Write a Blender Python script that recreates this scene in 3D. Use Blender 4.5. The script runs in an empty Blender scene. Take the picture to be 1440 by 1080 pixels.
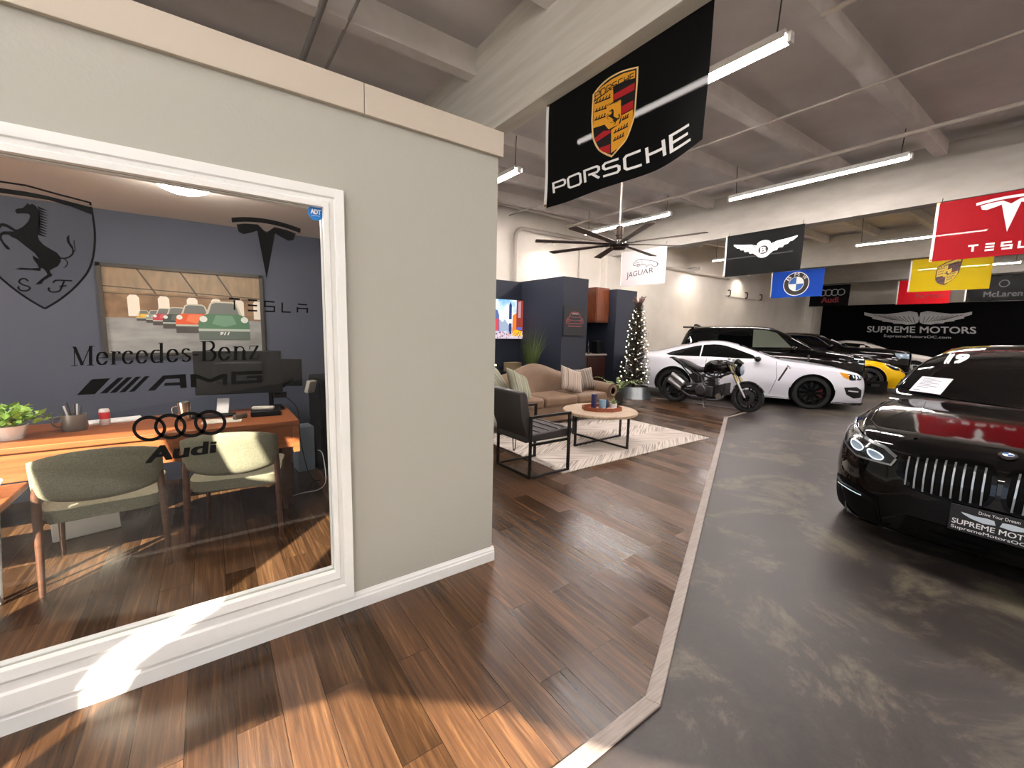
import bpy, bmesh, math, random
from mathutils import Vector, Matrix
from mathutils.bvhtree import BVHTree
from mathutils.geometry import tessellate_polygon
random.seed(7)
S = bpy.context.scene
COL = S.collection
PI = math.pi
# ------------------------------------------------------------------ camera
FPX = 589.05
CR = Vector((0.81030, -0.58563, 0.02168)); CD = Vector((0, 0, -1)); CF = Vector((0, 0, 0))
def _cam_axes():
    yaw, pitch, roll = map(math.radians, (-35.863, 7.313, 1.2997))
    cy, sy = math.cos(yaw), math.sin(yaw); cp, sp = math.cos(pitch), math.sin(pitch); cr, sr = math.cos(roll), math.sin(roll)
    B = Matrix(((1,0,0),(0,0,-1),(0,1,0)))
    Ry = Matrix(((cy,sy,0),(-sy,cy,0),(0,0,1)))
    Rx = Matrix(((1,0,0),(0,cp,-sp),(0,sp,cp)))
    Rz = Matrix(((cr,-sr,0),(sr,cr,0),(0,0,1)))
    return Rz @ Rx @ B @ Ry
CM = _cam_axes()
EYE = Vector((0, 0, 1.5))
def ray(x, y): return CM.transposed() @ Vector(((x-720)/FPX, (y-540)/FPX, 1))
def atx(x, y, X): d = ray(x, y); return EYE + d*(X/d.x)
def aty(x, y, Y): d = ray(x, y); return EYE + d*(Y/d.y)
def atz(x, y, Z): d = ray(x, y); return EYE + d*((Z-1.5)/d.z)
cam = bpy.data.cameras.new('camera'); co = bpy.data.objects.new('camera', cam); COL.objects.link(co)
cam.sensor_width = 36; cam.sensor_fit = 'HORIZONTAL'; cam.lens = FPX/1440*36; cam.clip_start = .02; cam.clip_end = 200
rt, dn, fw = Vector(CM[0]), Vector(CM[1]), Vector(CM[2])
mw = Matrix((rt, -dn, -fw)).transposed().to_4x4(); mw.translation = EYE; co.matrix_world = mw
S.camera = co
S.view_settings.view_transform = 'Standard'; S.view_settings.look = 'None'; S.view_settings.gamma = 1
S.view_settings.use_curve_mapping = False
# ------------------------------------------------------------------ materials
MATS = {}
def srgb(c):
    if isinstance(c, str):
        c = tuple(int(c[i:i+2], 16)/255 for i in (0, 2, 4))
    return tuple((v/12.92 if v <= .04045 else ((v+.055)/1.055)**2.4) for v in c)
def mat(name, col, rough=.5, metal=0, coat=0, emit=None, es=0, spec=.5, alpha=1, trans=0, noise=None, bump=None, sheen=0):
    if name in MATS: return MATS[name]
    m = bpy.data.materials.new(name); m.use_nodes = True; nt = m.node_tree; b = nt.nodes['Principled BSDF']
    c = srgb(col)
    b.inputs['Base Color'].default_value = (*c, 1); b.inputs['Roughness'].default_value = rough; b.inputs['Metallic'].default_value = metal
    b.inputs['Coat Weight'].default_value = coat; b.inputs['Coat Roughness'].default_value = .03
    b.inputs['Specular IOR Level'].default_value = spec; b.inputs['Alpha'].default_value = alpha
    b.inputs['Transmission Weight'].default_value = trans; b.inputs['Sheen Weight'].default_value = sheen
    if emit: b.inputs['Emission Color'].default_value = (*srgb(emit), 1); b.inputs['Emission Strength'].default_value = es
    tc = None
    if noise or bump:
        tc = nt.nodes.new('ShaderNodeTexCoord')
    if noise:   # (scale, second colour, stretch xyz, detail)
        mp = nt.nodes.new('ShaderNodeMapping'); mp.inputs['Scale'].default_value = noise[2] if len(noise) > 2 else (1,1,1)
        nt.links.new(tc.outputs['Object'], mp.inputs['Vector'])
        n = nt.nodes.new('ShaderNodeTexNoise'); n.inputs['Scale'].default_value = noise[0]; n.inputs['Detail'].default_value = 6
        nt.links.new(mp.outputs[0], n.inputs['Vector'])
        r = nt.nodes.new('ShaderNodeValToRGB'); r.color_ramp.elements[0].color = (*c, 1); r.color_ramp.elements[1].color = (*srgb(noise[1]), 1)
        r.color_ramp.elements[0].position = .35; r.color_ramp.elements[1].position = .65
        nt.links.new(n.outputs['Fac'], r.inputs[0]); nt.links.new(r.outputs[0], b.inputs['Base Color'])
    if bump:    # (scale, strength)
        n = nt.nodes.new('ShaderNodeTexNoise'); n.inputs['Scale'].default_value = bump[0]; n.inputs['Detail'].default_value = 5
        nt.links.new(tc.outputs['Object'], n.inputs['Vector'])
        bp = nt.nodes.new('ShaderNodeBump'); bp.inputs['Strength'].default_value = bump[1]; bp.inputs['Distance'].default_value = .01
        nt.links.new(n.outputs['Fac'], bp.inputs['Height']); nt.links.new(bp.outputs[0], b.inputs['Normal'])
    MATS[name] = m
    return m
def node_mat(name):
    m = bpy.data.materials.new(name); m.use_nodes = True; MATS[name] = m
    return m, m.node_tree, m.node_tree.nodes['Principled BSDF']
def wood_floor():
    m, nt, b = node_mat('wood plank floor'); N = nt.nodes.new; L = nt.links.new
    tc = N('ShaderNodeTexCoord')
    mp = N('ShaderNodeMapping'); mp.inputs['Rotation'].default_value = (0, 0, PI/2)
    L(tc.outputs['Object'], mp.inputs[0])
    br = N('ShaderNodeTexBrick'); L(mp.outputs[0], br.inputs['Vector'])
    br.offset = .37; br.offset_frequency = 2; br.squash = 1
    br.inputs['Color1'].default_value = (0,0,0,1); br.inputs['Color2'].default_value = (1,1,1,1); br.inputs['Mortar'].default_value = (0,0,0,1)
    br.inputs['Scale'].default_value = 1; br.inputs['Mortar Size'].default_value = .0012; br.inputs['Mortar Smooth'].default_value = .2
    br.inputs['Brick Width'].default_value = 1.22; br.inputs['Row Height'].default_value = .152; br.inputs['Bias'].default_value = 0
    mg = N('ShaderNodeMapping'); mg.inputs['Scale'].default_value = (34, 1.3, 1); L(tc.outputs['Object'], mg.inputs[0])
    ad = N('ShaderNodeVectorMath'); ad.operation = 'ADD'; L(mg.outputs[0], ad.inputs[0])
    sc = N('ShaderNodeVectorMath'); sc.operation = 'SCALE'; sc.inputs['Scale'].default_value = 7; L(br.outputs['Color'], sc.inputs[0]); L(sc.outputs[0], ad.inputs[1])
    ng = N('ShaderNodeTexNoise'); ng.inputs['Scale'].default_value = 1.5; ng.inputs['Detail'].default_value = 8; ng.inputs['Roughness'].default_value = .65; ng.inputs['Distortion'].default_value = .6
    L(ad.outputs[0], ng.inputs['Vector'])
    ra = N('ShaderNodeValToRGB'); cr = ra.color_ramp
    cr.elements[0].position = .25; cr.elements[0].color = (*srgb('271a11'), 1)
    cr.elements[1].position = .78; cr.elements[1].color = (*srgb('76573a'), 1)
    e = cr.elements.new(.52); e.color = (*srgb('4b3422'), 1)
    L(ng.outputs['Fac'], ra.inputs[0])
    hv = N('ShaderNodeHueSaturation'); L(ra.outputs[0], hv.inputs['Color'])
    mr = N('ShaderNodeMapRange'); mr.inputs['To Min'].default_value = .52; mr.inputs['To Max'].default_value = 1.32; L(br.outputs['Color'], mr.inputs['Value']); L(mr.outputs[0], hv.inputs['Value'])
    mx = N('ShaderNodeMix'); mx.data_type = 'RGBA'; mx.inputs['B'].default_value = (*srgb('1e140f'), 1)
    L(br.outputs['Fac'], mx.inputs['Factor']); L(hv.outputs[0], mx.inputs['A']); L(mx.outputs['Result'], b.inputs['Base Color'])
    rr = N('ShaderNodeMapRange'); rr.inputs['To Min'].default_value = .17; rr.inputs['To Max'].default_value = .38; L(br.outputs['Color'], rr.inputs['Value']); L(rr.outputs[0], b.inputs['Roughness'])
    bp = N('ShaderNodeBump'); bp.inputs['Strength'].default_value = .35; bp.inputs['Distance'].default_value = .004
    L(ng.outputs['Fac'], bp.inputs['Height']); L(bp.outputs[0], b.inputs['Normal'])
    b.inputs['Specular IOR Level'].default_value = .32
    return m
def concrete_floor():
    m, nt, b = node_mat('stained concrete'); N = nt.nodes.new; L = nt.links.new
    tc = N('ShaderNodeTexCoord')
    n1 = N('ShaderNodeTexNoise'); n1.inputs['Scale'].default_value = 1.5; n1.inputs['Detail'].default_value = 12; n1.inputs['Roughness'].default_value = .72; n1.inputs['Distortion'].default_value = .5
    L(tc.outputs['Object'], n1.inputs['Vector'])
    ra = N('ShaderNodeValToRGB'); cr = ra.color_ramp
    cr.elements[0].position = .40; cr.elements[0].color = (*srgb('332d2c'), 1)
    cr.elements[1].position = .62; cr.elements[1].color = (*srgb('6a6351'), 1)
    e = cr.elements.new(.52); e.color = (*srgb('3e3735'), 1)
    L(n1.outputs['Fac'], ra.inputs[0])
    n2 = N('ShaderNodeTexNoise'); n2.inputs['Scale'].default_value = 60; n2.inputs['Detail'].default_value = 4; L(tc.outputs['Object'], n2.inputs['Vector'])
    mx = N('ShaderNodeMix'); mx.data_type = 'RGBA'; mx.blend_type = 'MULTIPLY'; mx.inputs['Factor'].default_value = .35
    L(ra.outputs[0], mx.inputs['A']); L(n2.outputs['Color'], mx.inputs['B'])
    hs = N('ShaderNodeHueSaturation'); hs.inputs['Value'].default_value = .92; hs.inputs['Saturation'].default_value = .85; L(mx.outputs['Result'], hs.inputs['Color'])
    L(hs.outputs[0], b.inputs['Base Color']); b.inputs['Specular IOR Level'].default_value = .35
    rr = N('ShaderNodeMapRange'); rr.inputs['To Min'].default_value = .34; rr.inputs['To Max'].default_value = .55; L(n1.outputs['Fac'], rr.inputs['Value']); L(rr.outputs[0], b.inputs['Roughness'])
    bp = N('ShaderNodeBump'); bp.inputs['Strength'].default_value = .12; bp.inputs['Distance'].default_value = .003; L(n2.outputs['Fac'], bp.inputs['Height']); L(bp.outputs[0], b.inputs['Normal'])
    return m
def glass_pane(name, fac=.1, dust=.03, tint=(.93,.96,.96)):
    m, nt, b = node_mat(name); nt.nodes.remove(b); N = nt.nodes.new; L = nt.links.new
    out = nt.nodes['Material Output']
    tr = N('ShaderNodeBsdfTransparent'); tr.inputs[0].default_value = (*tint, 1)
    gl = N('ShaderNodeBsdfGlossy'); gl.inputs['Roughness'].default_value = .0
    lw = N('ShaderNodeLayerWeight'); lw.inputs['Blend'].default_value = .5
    pw_ = N('ShaderNodeMath'); pw_.operation = 'POWER'; pw_.inputs[1].default_value = 5; L(lw.outputs['Facing'], pw_.inputs[0])
    mr = N('ShaderNodeMath'); mr.operation = 'MULTIPLY_ADD'; mr.inputs[1].default_value = .85; mr.inputs[2].default_value = fac; mr.use_clamp = True; L(pw_.outputs[0], mr.inputs[0])
    mx = N('ShaderNodeMixShader'); L(mr.outputs[0], mx.inputs[0]); L(tr.outputs[0], mx.inputs[1]); L(gl.outputs[0], mx.inputs[2])
    df = N('ShaderNodeBsdfDiffuse'); df.inputs[0].default_value = (.75,.78,.78,1)
    tc = N('ShaderNodeTexCoord'); n = N('ShaderNodeTexNoise'); n.inputs['Scale'].default_value = 3; n.inputs['Detail'].default_value = 8; n.inputs['Distortion'].default_value = 1.5; L(tc.outputs['Object'], n.inputs['Vector'])
    m2 = N('ShaderNodeMapRange'); m2.inputs['From Min'].default_value = .42; m2.inputs['From Max'].default_value = .8; m2.inputs['To Min'].default_value = .003; m2.inputs['To Max'].default_value = dust*4; L(n.outputs['Fac'], m2.inputs['Value'])
    mx2 = N('ShaderNodeMixShader'); L(m2.outputs[0], mx2.inputs[0]); L(mx.outputs[0], mx2.inputs[1]); L(df.outputs[0], mx2.inputs[2])
    L(mx2.outputs[0], out.inputs[0])
    return m
def cloth_mat(name, col, thru=.05, rough=.55, coltrans=None):
    if name in MATS: return MATS[name]
    m, nt, b = node_mat(name); N = nt.nodes.new; L = nt.links.new
    b.inputs['Base Color'].default_value = (*srgb(col), 1); b.inputs['Roughness'].default_value = rough; b.inputs['Specular IOR Level'].default_value = .12
    out = nt.nodes['Material Output']
    tr = N('ShaderNodeBsdfTransparent'); tr.inputs[0].default_value = (*(coltrans or (1,1,1)), 1)
    mx = N('ShaderNodeMixShader'); mx.inputs[0].default_value = thru; L(b.outputs[0], mx.inputs[1]); L(tr.outputs[0], mx.inputs[2]); L(mx.outputs[0], out.inputs[0])
    tc = N('ShaderNodeTexCoord'); wv = N('ShaderNodeTexNoise'); wv.inputs['Scale'].default_value = 140; L(tc.outputs['Object'], wv.inputs['Vector'])
    bp = N('ShaderNodeBump'); bp.inputs['Strength'].default_value = .08; L(wv.outputs['Fac'], bp.inputs['Height']); L(bp.outputs[0], b.inputs['Normal'])
    return m
def emis(name, col, st):
    if name in MATS: return MATS[name]
    m, nt, b = node_mat(name); nt.nodes.remove(b)
    e = nt.nodes.new('ShaderNodeEmission'); e.inputs[0].default_value = (*srgb(col), 1); e.inputs[1].default_value = st
    nt.links.new(e.outputs[0], nt.nodes['Material Output'].inputs[0])
    return m
# ------------------------------------------------------------------ mesh helpers
class MB:
    def __init__(s): s.v = []; s.f = []; s.mi = []; s.cur = 0
    def add(s, vs, fs):
        o = len(s.v); s.v += [Vector(p) for p in vs]; s.f += [tuple(i+o for i in f) for f in fs]; s.mi += [s.cur]*len(fs); return s
    def box(s, a, b, M=None):
        x0,y0,z0 = a; x1,y1,z1 = b
        vs = [Vector(p) for p in ((x0,y0,z0),(x1,y0,z0),(x1,y1,z0),(x0,y1,z0),(x0,y0,z1),(x1,y0,z1),(x1,y1,z1),(x0,y1,z1))]
        if M: vs = [M @ p for p in vs]
        return s.add(vs, [(0,3,2,1),(4,5,6,7),(0,1,5,4),(1,2,6,5),(2,3,7,6),(3,0,4,7)])
    def cbox(s, c, d, M=None):
        c = Vector(c); d = Vector(d)/2
        return s.box(c-d, c+d, M)
    def tube(s, pts, r, n=10, closed=False, caps=True):
        pts = [Vector(p) for p in pts]; m = len(pts); rs = r if isinstance(r, (list, tuple)) else [r]*m
        rings = []; up = None
        for i, p in enumerate(pts):
            a = pts[i-1] if (i > 0 or closed) else p; b = pts[(i+1) % m] if (i < m-1 or closed) else p
            t = (b-a).normalized() if (b-a).length > 1e-9 else Vector((0,0,1))
            if up is None: up = t.orthogonal().normalized()
            up = (up - t*up.dot(t)); up = up.normalized() if up.length > 1e-6 else t.orthogonal().normalized()
            w = t.cross(up)
            rings.append([p + (up*math.cos(2*PI*k/n) + w*math.sin(2*PI*k/n))*rs[i] for k in range(n)])
        vs = [q for g in rings for q in g]; fs = []
        for i in range(m if closed else m-1):
            j = (i+1) % m
            for k in range(n): fs.append((i*n+k, i*n+(k+1) % n, j*n+(k+1) % n, j*n+k))
        if caps and not closed: fs += [tuple(range(n))[::-1], tuple((m-1)*n+k for k in range(n))]
        return s.add(vs, fs)
    def lathe(s, prof, M=None, n=24, closed=False):   # prof: (r, h) along z
        vs = []; fs = []; m = len(prof)
        for r, h in prof:
            for k in range(n): vs.append(Vector((r*math.cos(2*PI*k/n), r*math.sin(2*PI*k/n), h)))
        for i in range(m if closed else m-1):
            j = (i+1) % m
            for k in range(n): fs.append((i*n+k, i*n+(k+1) % n, j*n+(k+1) % n, j*n+k))
        if not closed:
            if prof[0][0] > 1e-5: fs.append(tuple(range(n))[::-1])
            if prof[-1][0] > 1e-5: fs.append(tuple((m-1)*n+k for k in range(n)))
        if M: vs = [M @ p for p in vs]
        return s.add(vs, fs)
    def prism(s, poly, fr, d):       # 2-D polygon, fr(u,v,w)->3-D, thickness d
        n = len(poly)
        tri = tessellate_polygon([[Vector((p[0], p[1], 0)) for p in poly]])
        vs = [fr(u, v, 0) for u, v in poly] + [fr(u, v, d) for u, v in poly]
        fs = [tuple(t)[::-1] for t in tri] + [tuple(i+n for i in t) for t in tri] + [(i, (i+1) % n, n+(i+1) % n, n+i) for i in range(n)]
        return s.add(vs, fs)
    def sphere(s, c, r, n=10, sc=(1,1,1)):
        c = Vector(c); pr = [(math.sin(PI*i/n), -math.cos(PI*i/n)) for i in range(n+1)]
        pr[0] = (0.0001, -1); pr[-1] = (.0001, 1)
        return s.lathe([(a*r, b*r) for a, b in pr], Matrix.Translation(c) @ Matrix.Diagonal((*sc, 1)), n=n*2)
    def mesh(s, name):
        me = bpy.data.meshes.new(name); me.from_pydata([tuple(p) for p in s.v], [], s.f); me.update(); return me
    def build(s, name, m, parent=None, smooth=False, bevel=0, sub=0, weld=False, norm=True, segs=2):
        me = s.mesh(name)
        for k in (m if isinstance(m, (list, tuple)) else [m]): me.materials.append(k)
        if isinstance(m, (list, tuple)): me.polygons.foreach_set('material_index', s.mi)
        if norm or weld:
            bm = bmesh.new(); bm.from_mesh(me)
            if weld: bmesh.ops.remove_doubles(bm, verts=bm.verts, dist=1e-5)
            if norm: bmesh.ops.recalc_face_normals(bm, faces=bm.faces)
            bm.to_mesh(me); bm.free()
        return link(name, me, parent, smooth, bevel, sub, segs)
def link(name, me, parent=None, smooth=False, bevel=0, sub=0, segs=2):
    o = bpy.data.objects.new(name, me); COL.objects.link(o)
    if parent:
        o.parent = parent
        o.matrix_parent_inverse = parent.matrix_world.inverted() if False else Matrix()
    if smooth:
        me.polygons.foreach_set('use_smooth', [True]*len(me.polygons))
        if smooth != 'full':
            try: me.set_sharp_from_angle(angle=math.radians(smooth if smooth is not True else 40))
            except Exception: pass
    if bevel:
        b = o.modifiers.new('bevel', 'BEVEL'); b.width = bevel; b.segments = segs; b.limit_method = 'ANGLE'; b.angle_limit = math.radians(40); b.harden_normals = False
        me.polygons.foreach_set('use_smooth', [True]*len(me.polygons))
        try: me.set_sharp_from_angle(angle=math.radians(50))
        except Exception: pass
    if sub:
        d = o.modifiers.new('subsurf', 'SUBSURF'); d.levels = sub; d.render_levels = sub
        me.polygons.foreach_set('use_smooth', [True]*len(me.polygons))
    return o
def thing(name, label, cat, loc=(0,0,0), rz=0, group=None):
    o = bpy.data.objects.new(name, None); COL.objects.link(o); o.location = loc; o.rotation_euler = (0, 0, rz); o.empty_display_size = .1
    o['label'] = label; o['category'] = cat; o['kind'] = 'thing'
    if group: o['group'] = group
    return o
def tag(o, label, cat, group=None, kind='thing'):
    o['label'] = label; o['category'] = cat; o['kind'] = kind
    if group: o['group'] = group
    return o
def struct(o, label=None, cat=None):
    o['kind'] = 'structure'
    if label: o['label'] = label
    if cat: o['category'] = cat
    return o
def rot(axis, a): return Matrix.Rotation(a, 4, axis)
def T(x, y, z): return Matrix.Translation((x, y, z))
def dup(root, loc, rz, label=None, group=None):
    r = root.copy(); COL.objects.link(r); r.location = loc; r.rotation_euler = (0, 0, rz)
    if label: r['label'] = label
    if group: r['group'] = group
    for ch in list(root.children):
        c = ch.copy(); COL.objects.link(c); c.parent = r
        for g in list(ch.children):
            d = g.copy(); COL.objects.link(d); d.parent = c
    return r
def smoothpath(pts, n=6, closed=False):
    pts = [Vector(p) for p in pts]; m = len(pts); out = []
    for i in range(m if closed else m-1):
        g = lambda k: pts[k % m] if closed else pts[max(0, min(m-1, k))]
        p0, p1, p2, p3 = g(i-1), g(i), g(i+1), g(i+2)
        for k in range(n):
            t = k/n
            out.append(.5*((2*p1) + (p2-p0)*t + (2*p0-5*p1+4*p2-p3)*t*t + (3*p1-p0-3*p2+p3)*t**3))
    if not closed: out.append(pts[-1])
    return out
def sp2(pts, n=6, closed=False): return [(p.x, p.y) for p in smoothpath([(a, b, 0) for a, b in pts], n, closed)]
# ------------------------------------------------------------------ the setting
M_WALL = mat('greige wall paint', 'a8a89f', .75, bump=(90, .12))
M_WHITE = mat('white gloss trim', 'e6e8e6', .35)
M_COPING = mat('pale coping board', 'b9b0a2', .7)
M_CREAM = mat('cream block wall', 'e6e1d8', .85, noise=(1.2, 'dbd4c9'), bump=(14, .25))
M_CEIL = mat('painted ceiling', 'e0dbda', .85, noise=(2.0, 'd6d1cf'))
M_BEAM = mat('white painted beam', 'b0ada6', .75, noise=(2.2, 'a6a29a', (1, 1, 3)), bump=(9, .3))
M_BEAM_DAYLIT = mat('daylit beam white', 'd8d5cb', .75, noise=(3, 'cbc6ba', (4, .35, 6)), bump=(30, .25))  # first beam: same white paint, lightened so the colour carries the daylight on it
M_PURLIN = mat('painted purlin', 'dcd7d3', .8, noise=(3, 'd0cac5'))
M_NAVY = mat('navy wall paint', '1b2130', .6, bump=(80, .05))
M_ONAVY = mat('office slate blue wall', '4b5162', .7)
M_BLACKW = mat('black satin wall', '060607', .8, spec=.12)
M_DOCEIL = mat('office ceiling white', 'd8d0c8', .9)
M_FLOOR = wood_floor(); M_CONC = concrete_floor()
M_STRIP = mat('grey oak transition strip', '9a8f88', .5, noise=(8, '857a74', (1, 14, 1)))
# floors
f = MB().box((-11, -14, -.12), (26.2, 9.1, 0)).build('floor', M_CONC); struct(f, 'dark stained concrete showroom floor', 'floor')
BA, BB, BC, BD = Vector((.93-3.0, .9-.06, 0)), Vector((1.37, .89, 0)), Vector((7.52, 3.76, 0)), Vector((8.62, 3.86, 0))
wp = [(-6.2, .885), (1.37, .885), (7.50, 3.77), (8.72, 3.87), (8.28, 6.4), (8.15, 9.0), (-6.2, 9.0)]
o = MB().prism(wp, lambda u, v, w: Vector((u, v, w)), .008).build('floor_wood', M_FLOOR); struct(o, 'dark brown wood plank floor in front of the office and lounge', 'floor')
def strip(name, pts, w, h=.016):
    mb = MB()
    for a, b in zip(pts[:-1], pts[1:]):
        a = Vector((*a, 0)); b = Vector((*b, 0)); d = (b-a).normalized(); n = Vector((-d.y, d.x, 0))*w/2
        a2 = a - d*.012; b2 = b + d*.012
        P = [a2+n, a2-n, b2-n, b2+n]
        mb.add([p+Vector((0,0,.001)) for p in P]+[p*1+Vector((0,0,h)) for p in P], [(0,1,2,3),(4,7,6,5),(0,4,5,1),(1,5,6,2),(2,6,7,3),(3,7,4,0)])
    o = mb.build(name, M_STRIP, bevel=.004); return struct(o, None)
strip('trim_1', [(-4, .90), (1.39, .89)], .062); strip('trim_2', [(1.39, .89), (7.55, 3.78)], .062, .0172)
strip('trim_3', [(7.48, 3.77), (8.75, 3.88)], .05); strip('trim_4', [(8.73, 3.87), (8.30, 6.35)], .05, .0172)
# office front wall with a big interior window
YW = 2.15; XE = 1.42; WH = 2.49
GX0, GX1, GZ0, GZ1 = -5.9, .455, .262, 2.035
mb = MB()
for a, b in (((-6, YW, 0), (GX0, YW+.04, WH)), ((GX1, YW, 0), (XE, YW+.04, WH)), ((GX0, YW, 0), (GX1, YW+.04, GZ0)), ((GX0, YW, GZ1), (GX1, YW+.04, WH))): mb.box(a, b)
mb.box((XE-.12, YW+.12, 0), (XE, 5.2, WH))
struct(mb.build('wall_office', M_WALL, weld=False), 'greige office partition wall around the big interior window', 'wall')
mb = MB().box((-6, YW-.022, WH), (.65, YW+.16, 2.625)).box((.653, YW-.022, WH), (XE+.022, YW+.16, 2.625)).box((XE-.14, YW+.16, WH), (XE+.022, 5.2, 2.625))
struct(mb.build('trim_coping', M_COPING, bevel=.002), 'pale coping board along the top of the office wall', 'trim')
# baseboard profile
def profile_x(name, prof, x0, x1, y, m, end=True):
    mb = MB(); n = len(prof)
    vs = [Vector((x0, y-d, z)) for d, z in prof]+[Vector((x1, y-d, z)) for d, z in prof]
    mb.add(vs, [(i, (i+1) % n, n+(i+1) % n, n+i) for i in range(n)]+[tuple(range(n))[::-1], tuple(range(n, 2*n))]); return mb
bbp = [(0, 0), (.016, 0), (.016, .066), (.012, .072), (.012, .084), (.006, .092), (.004, .1), (0, .1)]
mb = profile_x('b', bbp, -6, XE+.012, YW, M_WHITE); mb.box((XE, YW-.004, 0), (XE+.014, 5.2, .095))
struct(mb.build('baseboard_office', M_WHITE, smooth=25), 'white baseboard along the office wall', 'baseboard')
# window casing: mitred moulding around the pane
W1 = bpy.data.objects.new('window_1', None); COL.objects.link(W1); struct(W1, 'large interior office window in a white moulded frame', 'window')
cp = [(0, .012), (0, .03), (.02, .034), (.028, .022), (.045, .022), (.05, .030), (.075, .034), (.088, .034), (.09, .004), (.09, 0), (0, 0)]
mb = MB(); n = len(cp)
OX0, OX1, OZ0, OZ1 = GX0, GX1, GZ0, GZ1
def ring_pt(k, q):
    t, d = q
    tb = t*1.84 if k in (0, 1) else t   # taller bottom member
    x = (OX0 - t) if k in (0, 3) else (OX1 + t); z = (OZ0 - tb) if k in (0, 1) else (OZ1 + t)
    return Vector((x, YW - d, z))
vs = [ring_pt(k, q) for k in range(4) for q in cp]
fs = [(k*n+i, k*n+(i+1) % n, ((k+1) % 4)*n+(i+1) % n, ((k+1) % 4)*n+i) for k in range(4) for i in range(n)]
mb.add(vs, fs); mb.build('window_frame', M_WHITE, W1, smooth=20)
mb = MB()
for a, b in (((GX0, YW+.012, GZ0-.01), (GX1, YW+.042, GZ0+.004)), ((GX0, YW+.012, GZ1-.004), (GX1, YW+.042, GZ1+.01)), ((GX1-.004, YW+.012, GZ0), (GX1+.01, YW+.042, GZ1)), ((GX0-.01, YW+.012, GZ0), (GX0+.004, YW+.042, GZ1))): mb.box(a, b)
mb.build('window_jamb', M_WHITE, W1, bevel=.002)
GLY = YW+.006
M_PANE = glass_pane('dusty window pane', .035, .004)
MB().add([(GX0, GLY, GZ0), (GX1, GLY, GZ0), (GX1, GLY, GZ1), (GX0, GLY, GZ1)], [(0,1,2,3)]).build('glass_pane', M_PANE, W1)
# office interior shell
struct(MB().box((-6.2, 5.0, 0), (XE-.12, 5.1, WH)).build('wall_office_rear', M_ONAVY), 'slate blue rear wall of the office', 'wall')
struct(MB().box((XE-.14, YW+.04, .01), (XE-.121, 5.0, WH-.05)).build('wall_office_right', M_ONAVY), 'slate blue side wall of the office', 'wall')
struct(MB().box((-6.2, YW+.04, 2.43), (XE-.12, 5.05, 2.49)).build('ceiling_office', M_DOCEIL), 'white office ceiling', 'ceiling')
struct(MB().box((-6.3, YW, 0), (-6.2, 9.1, 4.4)).build('wall_office_left', M_ONAVY))
# building shell
YL = 8.85
struct(MB().box((-11, YL, 0), (26.2, YL+.2, 5)).build('wall_left', M_CREAM), 'cream block wall along the left side of the showroom', 'wall')
struct(MB().box((26.0, -14, 0), (26.2, YL, 5)).build('wall_back', M_CREAM), 'cream end wall above the black sign wall', 'wall')
struct(MB().box((1.5, -9.1, 0), (26.2, -8.9, 5)).build('wall_right', M_CREAM))
# ceiling, gently rising
def zc(x): return 4.42 + (x-2.5)*.026 if x > 2.5 else 4.42
cpoly = [(-10.5, 4.4), (1.5, -8.05), (1.5, -8.92),  (26.2, -8.92), (26.2, 9.05), (-10.5, 9.05)]
mb = MB().prism(cpoly, lambda u, v, w: Vector((u, v, w)), .2)
for p in mb.v: p.z += zc(p.x)
struct(mb.build('ceiling', M_CEIL), 'grey painted roof deck', 'ceiling')
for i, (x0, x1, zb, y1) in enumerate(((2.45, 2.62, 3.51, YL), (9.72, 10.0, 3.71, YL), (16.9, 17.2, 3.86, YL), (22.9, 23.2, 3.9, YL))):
    o = MB().box((x0, -8.9, zb), (x1, y1, zc(x0)+.01)).build('ceiling_beam', M_BEAM if i else M_BEAM_DAYLIT, bevel=.004)
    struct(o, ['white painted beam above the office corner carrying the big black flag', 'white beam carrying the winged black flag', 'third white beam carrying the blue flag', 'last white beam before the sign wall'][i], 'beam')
for y in (-5.9, -4.6, -3.2, -1.9, -.65, .6, 1.82, 3.07, 4.35, 5.65, 6.9, 8.1):
    for x0, x1 in ((2.6, 9.74), (10.0, 16.92), (17.2, 22.92)):
        zz = (zc(x0)+zc(x1))/2
        M = Matrix()
        mb = MB().box((x0, y-.075, -.17), (x1, y+.075, .03))
        for p in mb.v: p.z += zc(p.x)
        struct(mb.build('ceiling_purlin', M_PURLIN), None)
for y in (-4.6, -3.2, -1.9, -.65, .6, 1.65, 2.95, 4.25, 5.75, 7.3):
    xs = max(-10.4, (-4.4-.694*y)/.72)
    if xs < 2.2: struct(MB().box((xs, y-.07, zc(0)-.25), (2.46, y+.07, zc(0)+.02)).build('ceiling_purlin', M_PURLIN), None)
# lounge partition (navy)
PH = 2.6
struct(MB().box((XE, 7.8, 0), (6.0, 7.92, PH-.01)).build('wall_lounge_screen', M_NAVY), 'navy wall behind the lounge television', 'wall')
struct(MB().box((5.85, 6.4, 0), (6.56, 7.92, PH)).build('wall_lounge_pier', M_NAVY), 'navy pier with the small car picture', 'wall')
struct(MB().box((6.56, 8.3, 0), (9.3, 8.42, PH-.02)).build('wall_lounge_nook', M_NAVY), 'navy wall behind the drinks counter', 'wall')
struct(MB().box((8.52, 7.3, 0), (9.32, 8.42, PH)).build('wall_lounge_column', M_NAVY), 'navy column behind the lit tree', 'wall')
# pilaster and pipes on the left wall
struct(MB().box((9.55, 8.6, 0), (10.1, YL, 3.72)).build('wall_left_pilaster', M_CREAM), 'white pilaster under the second beam', 'wall')
struct(MB().box((24.6, 8.5, 0), (25.0, YL, 4.2)).build('wall_left_pilaster', M_CREAM), 'pilaster in the far left corner', 'wall')
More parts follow.
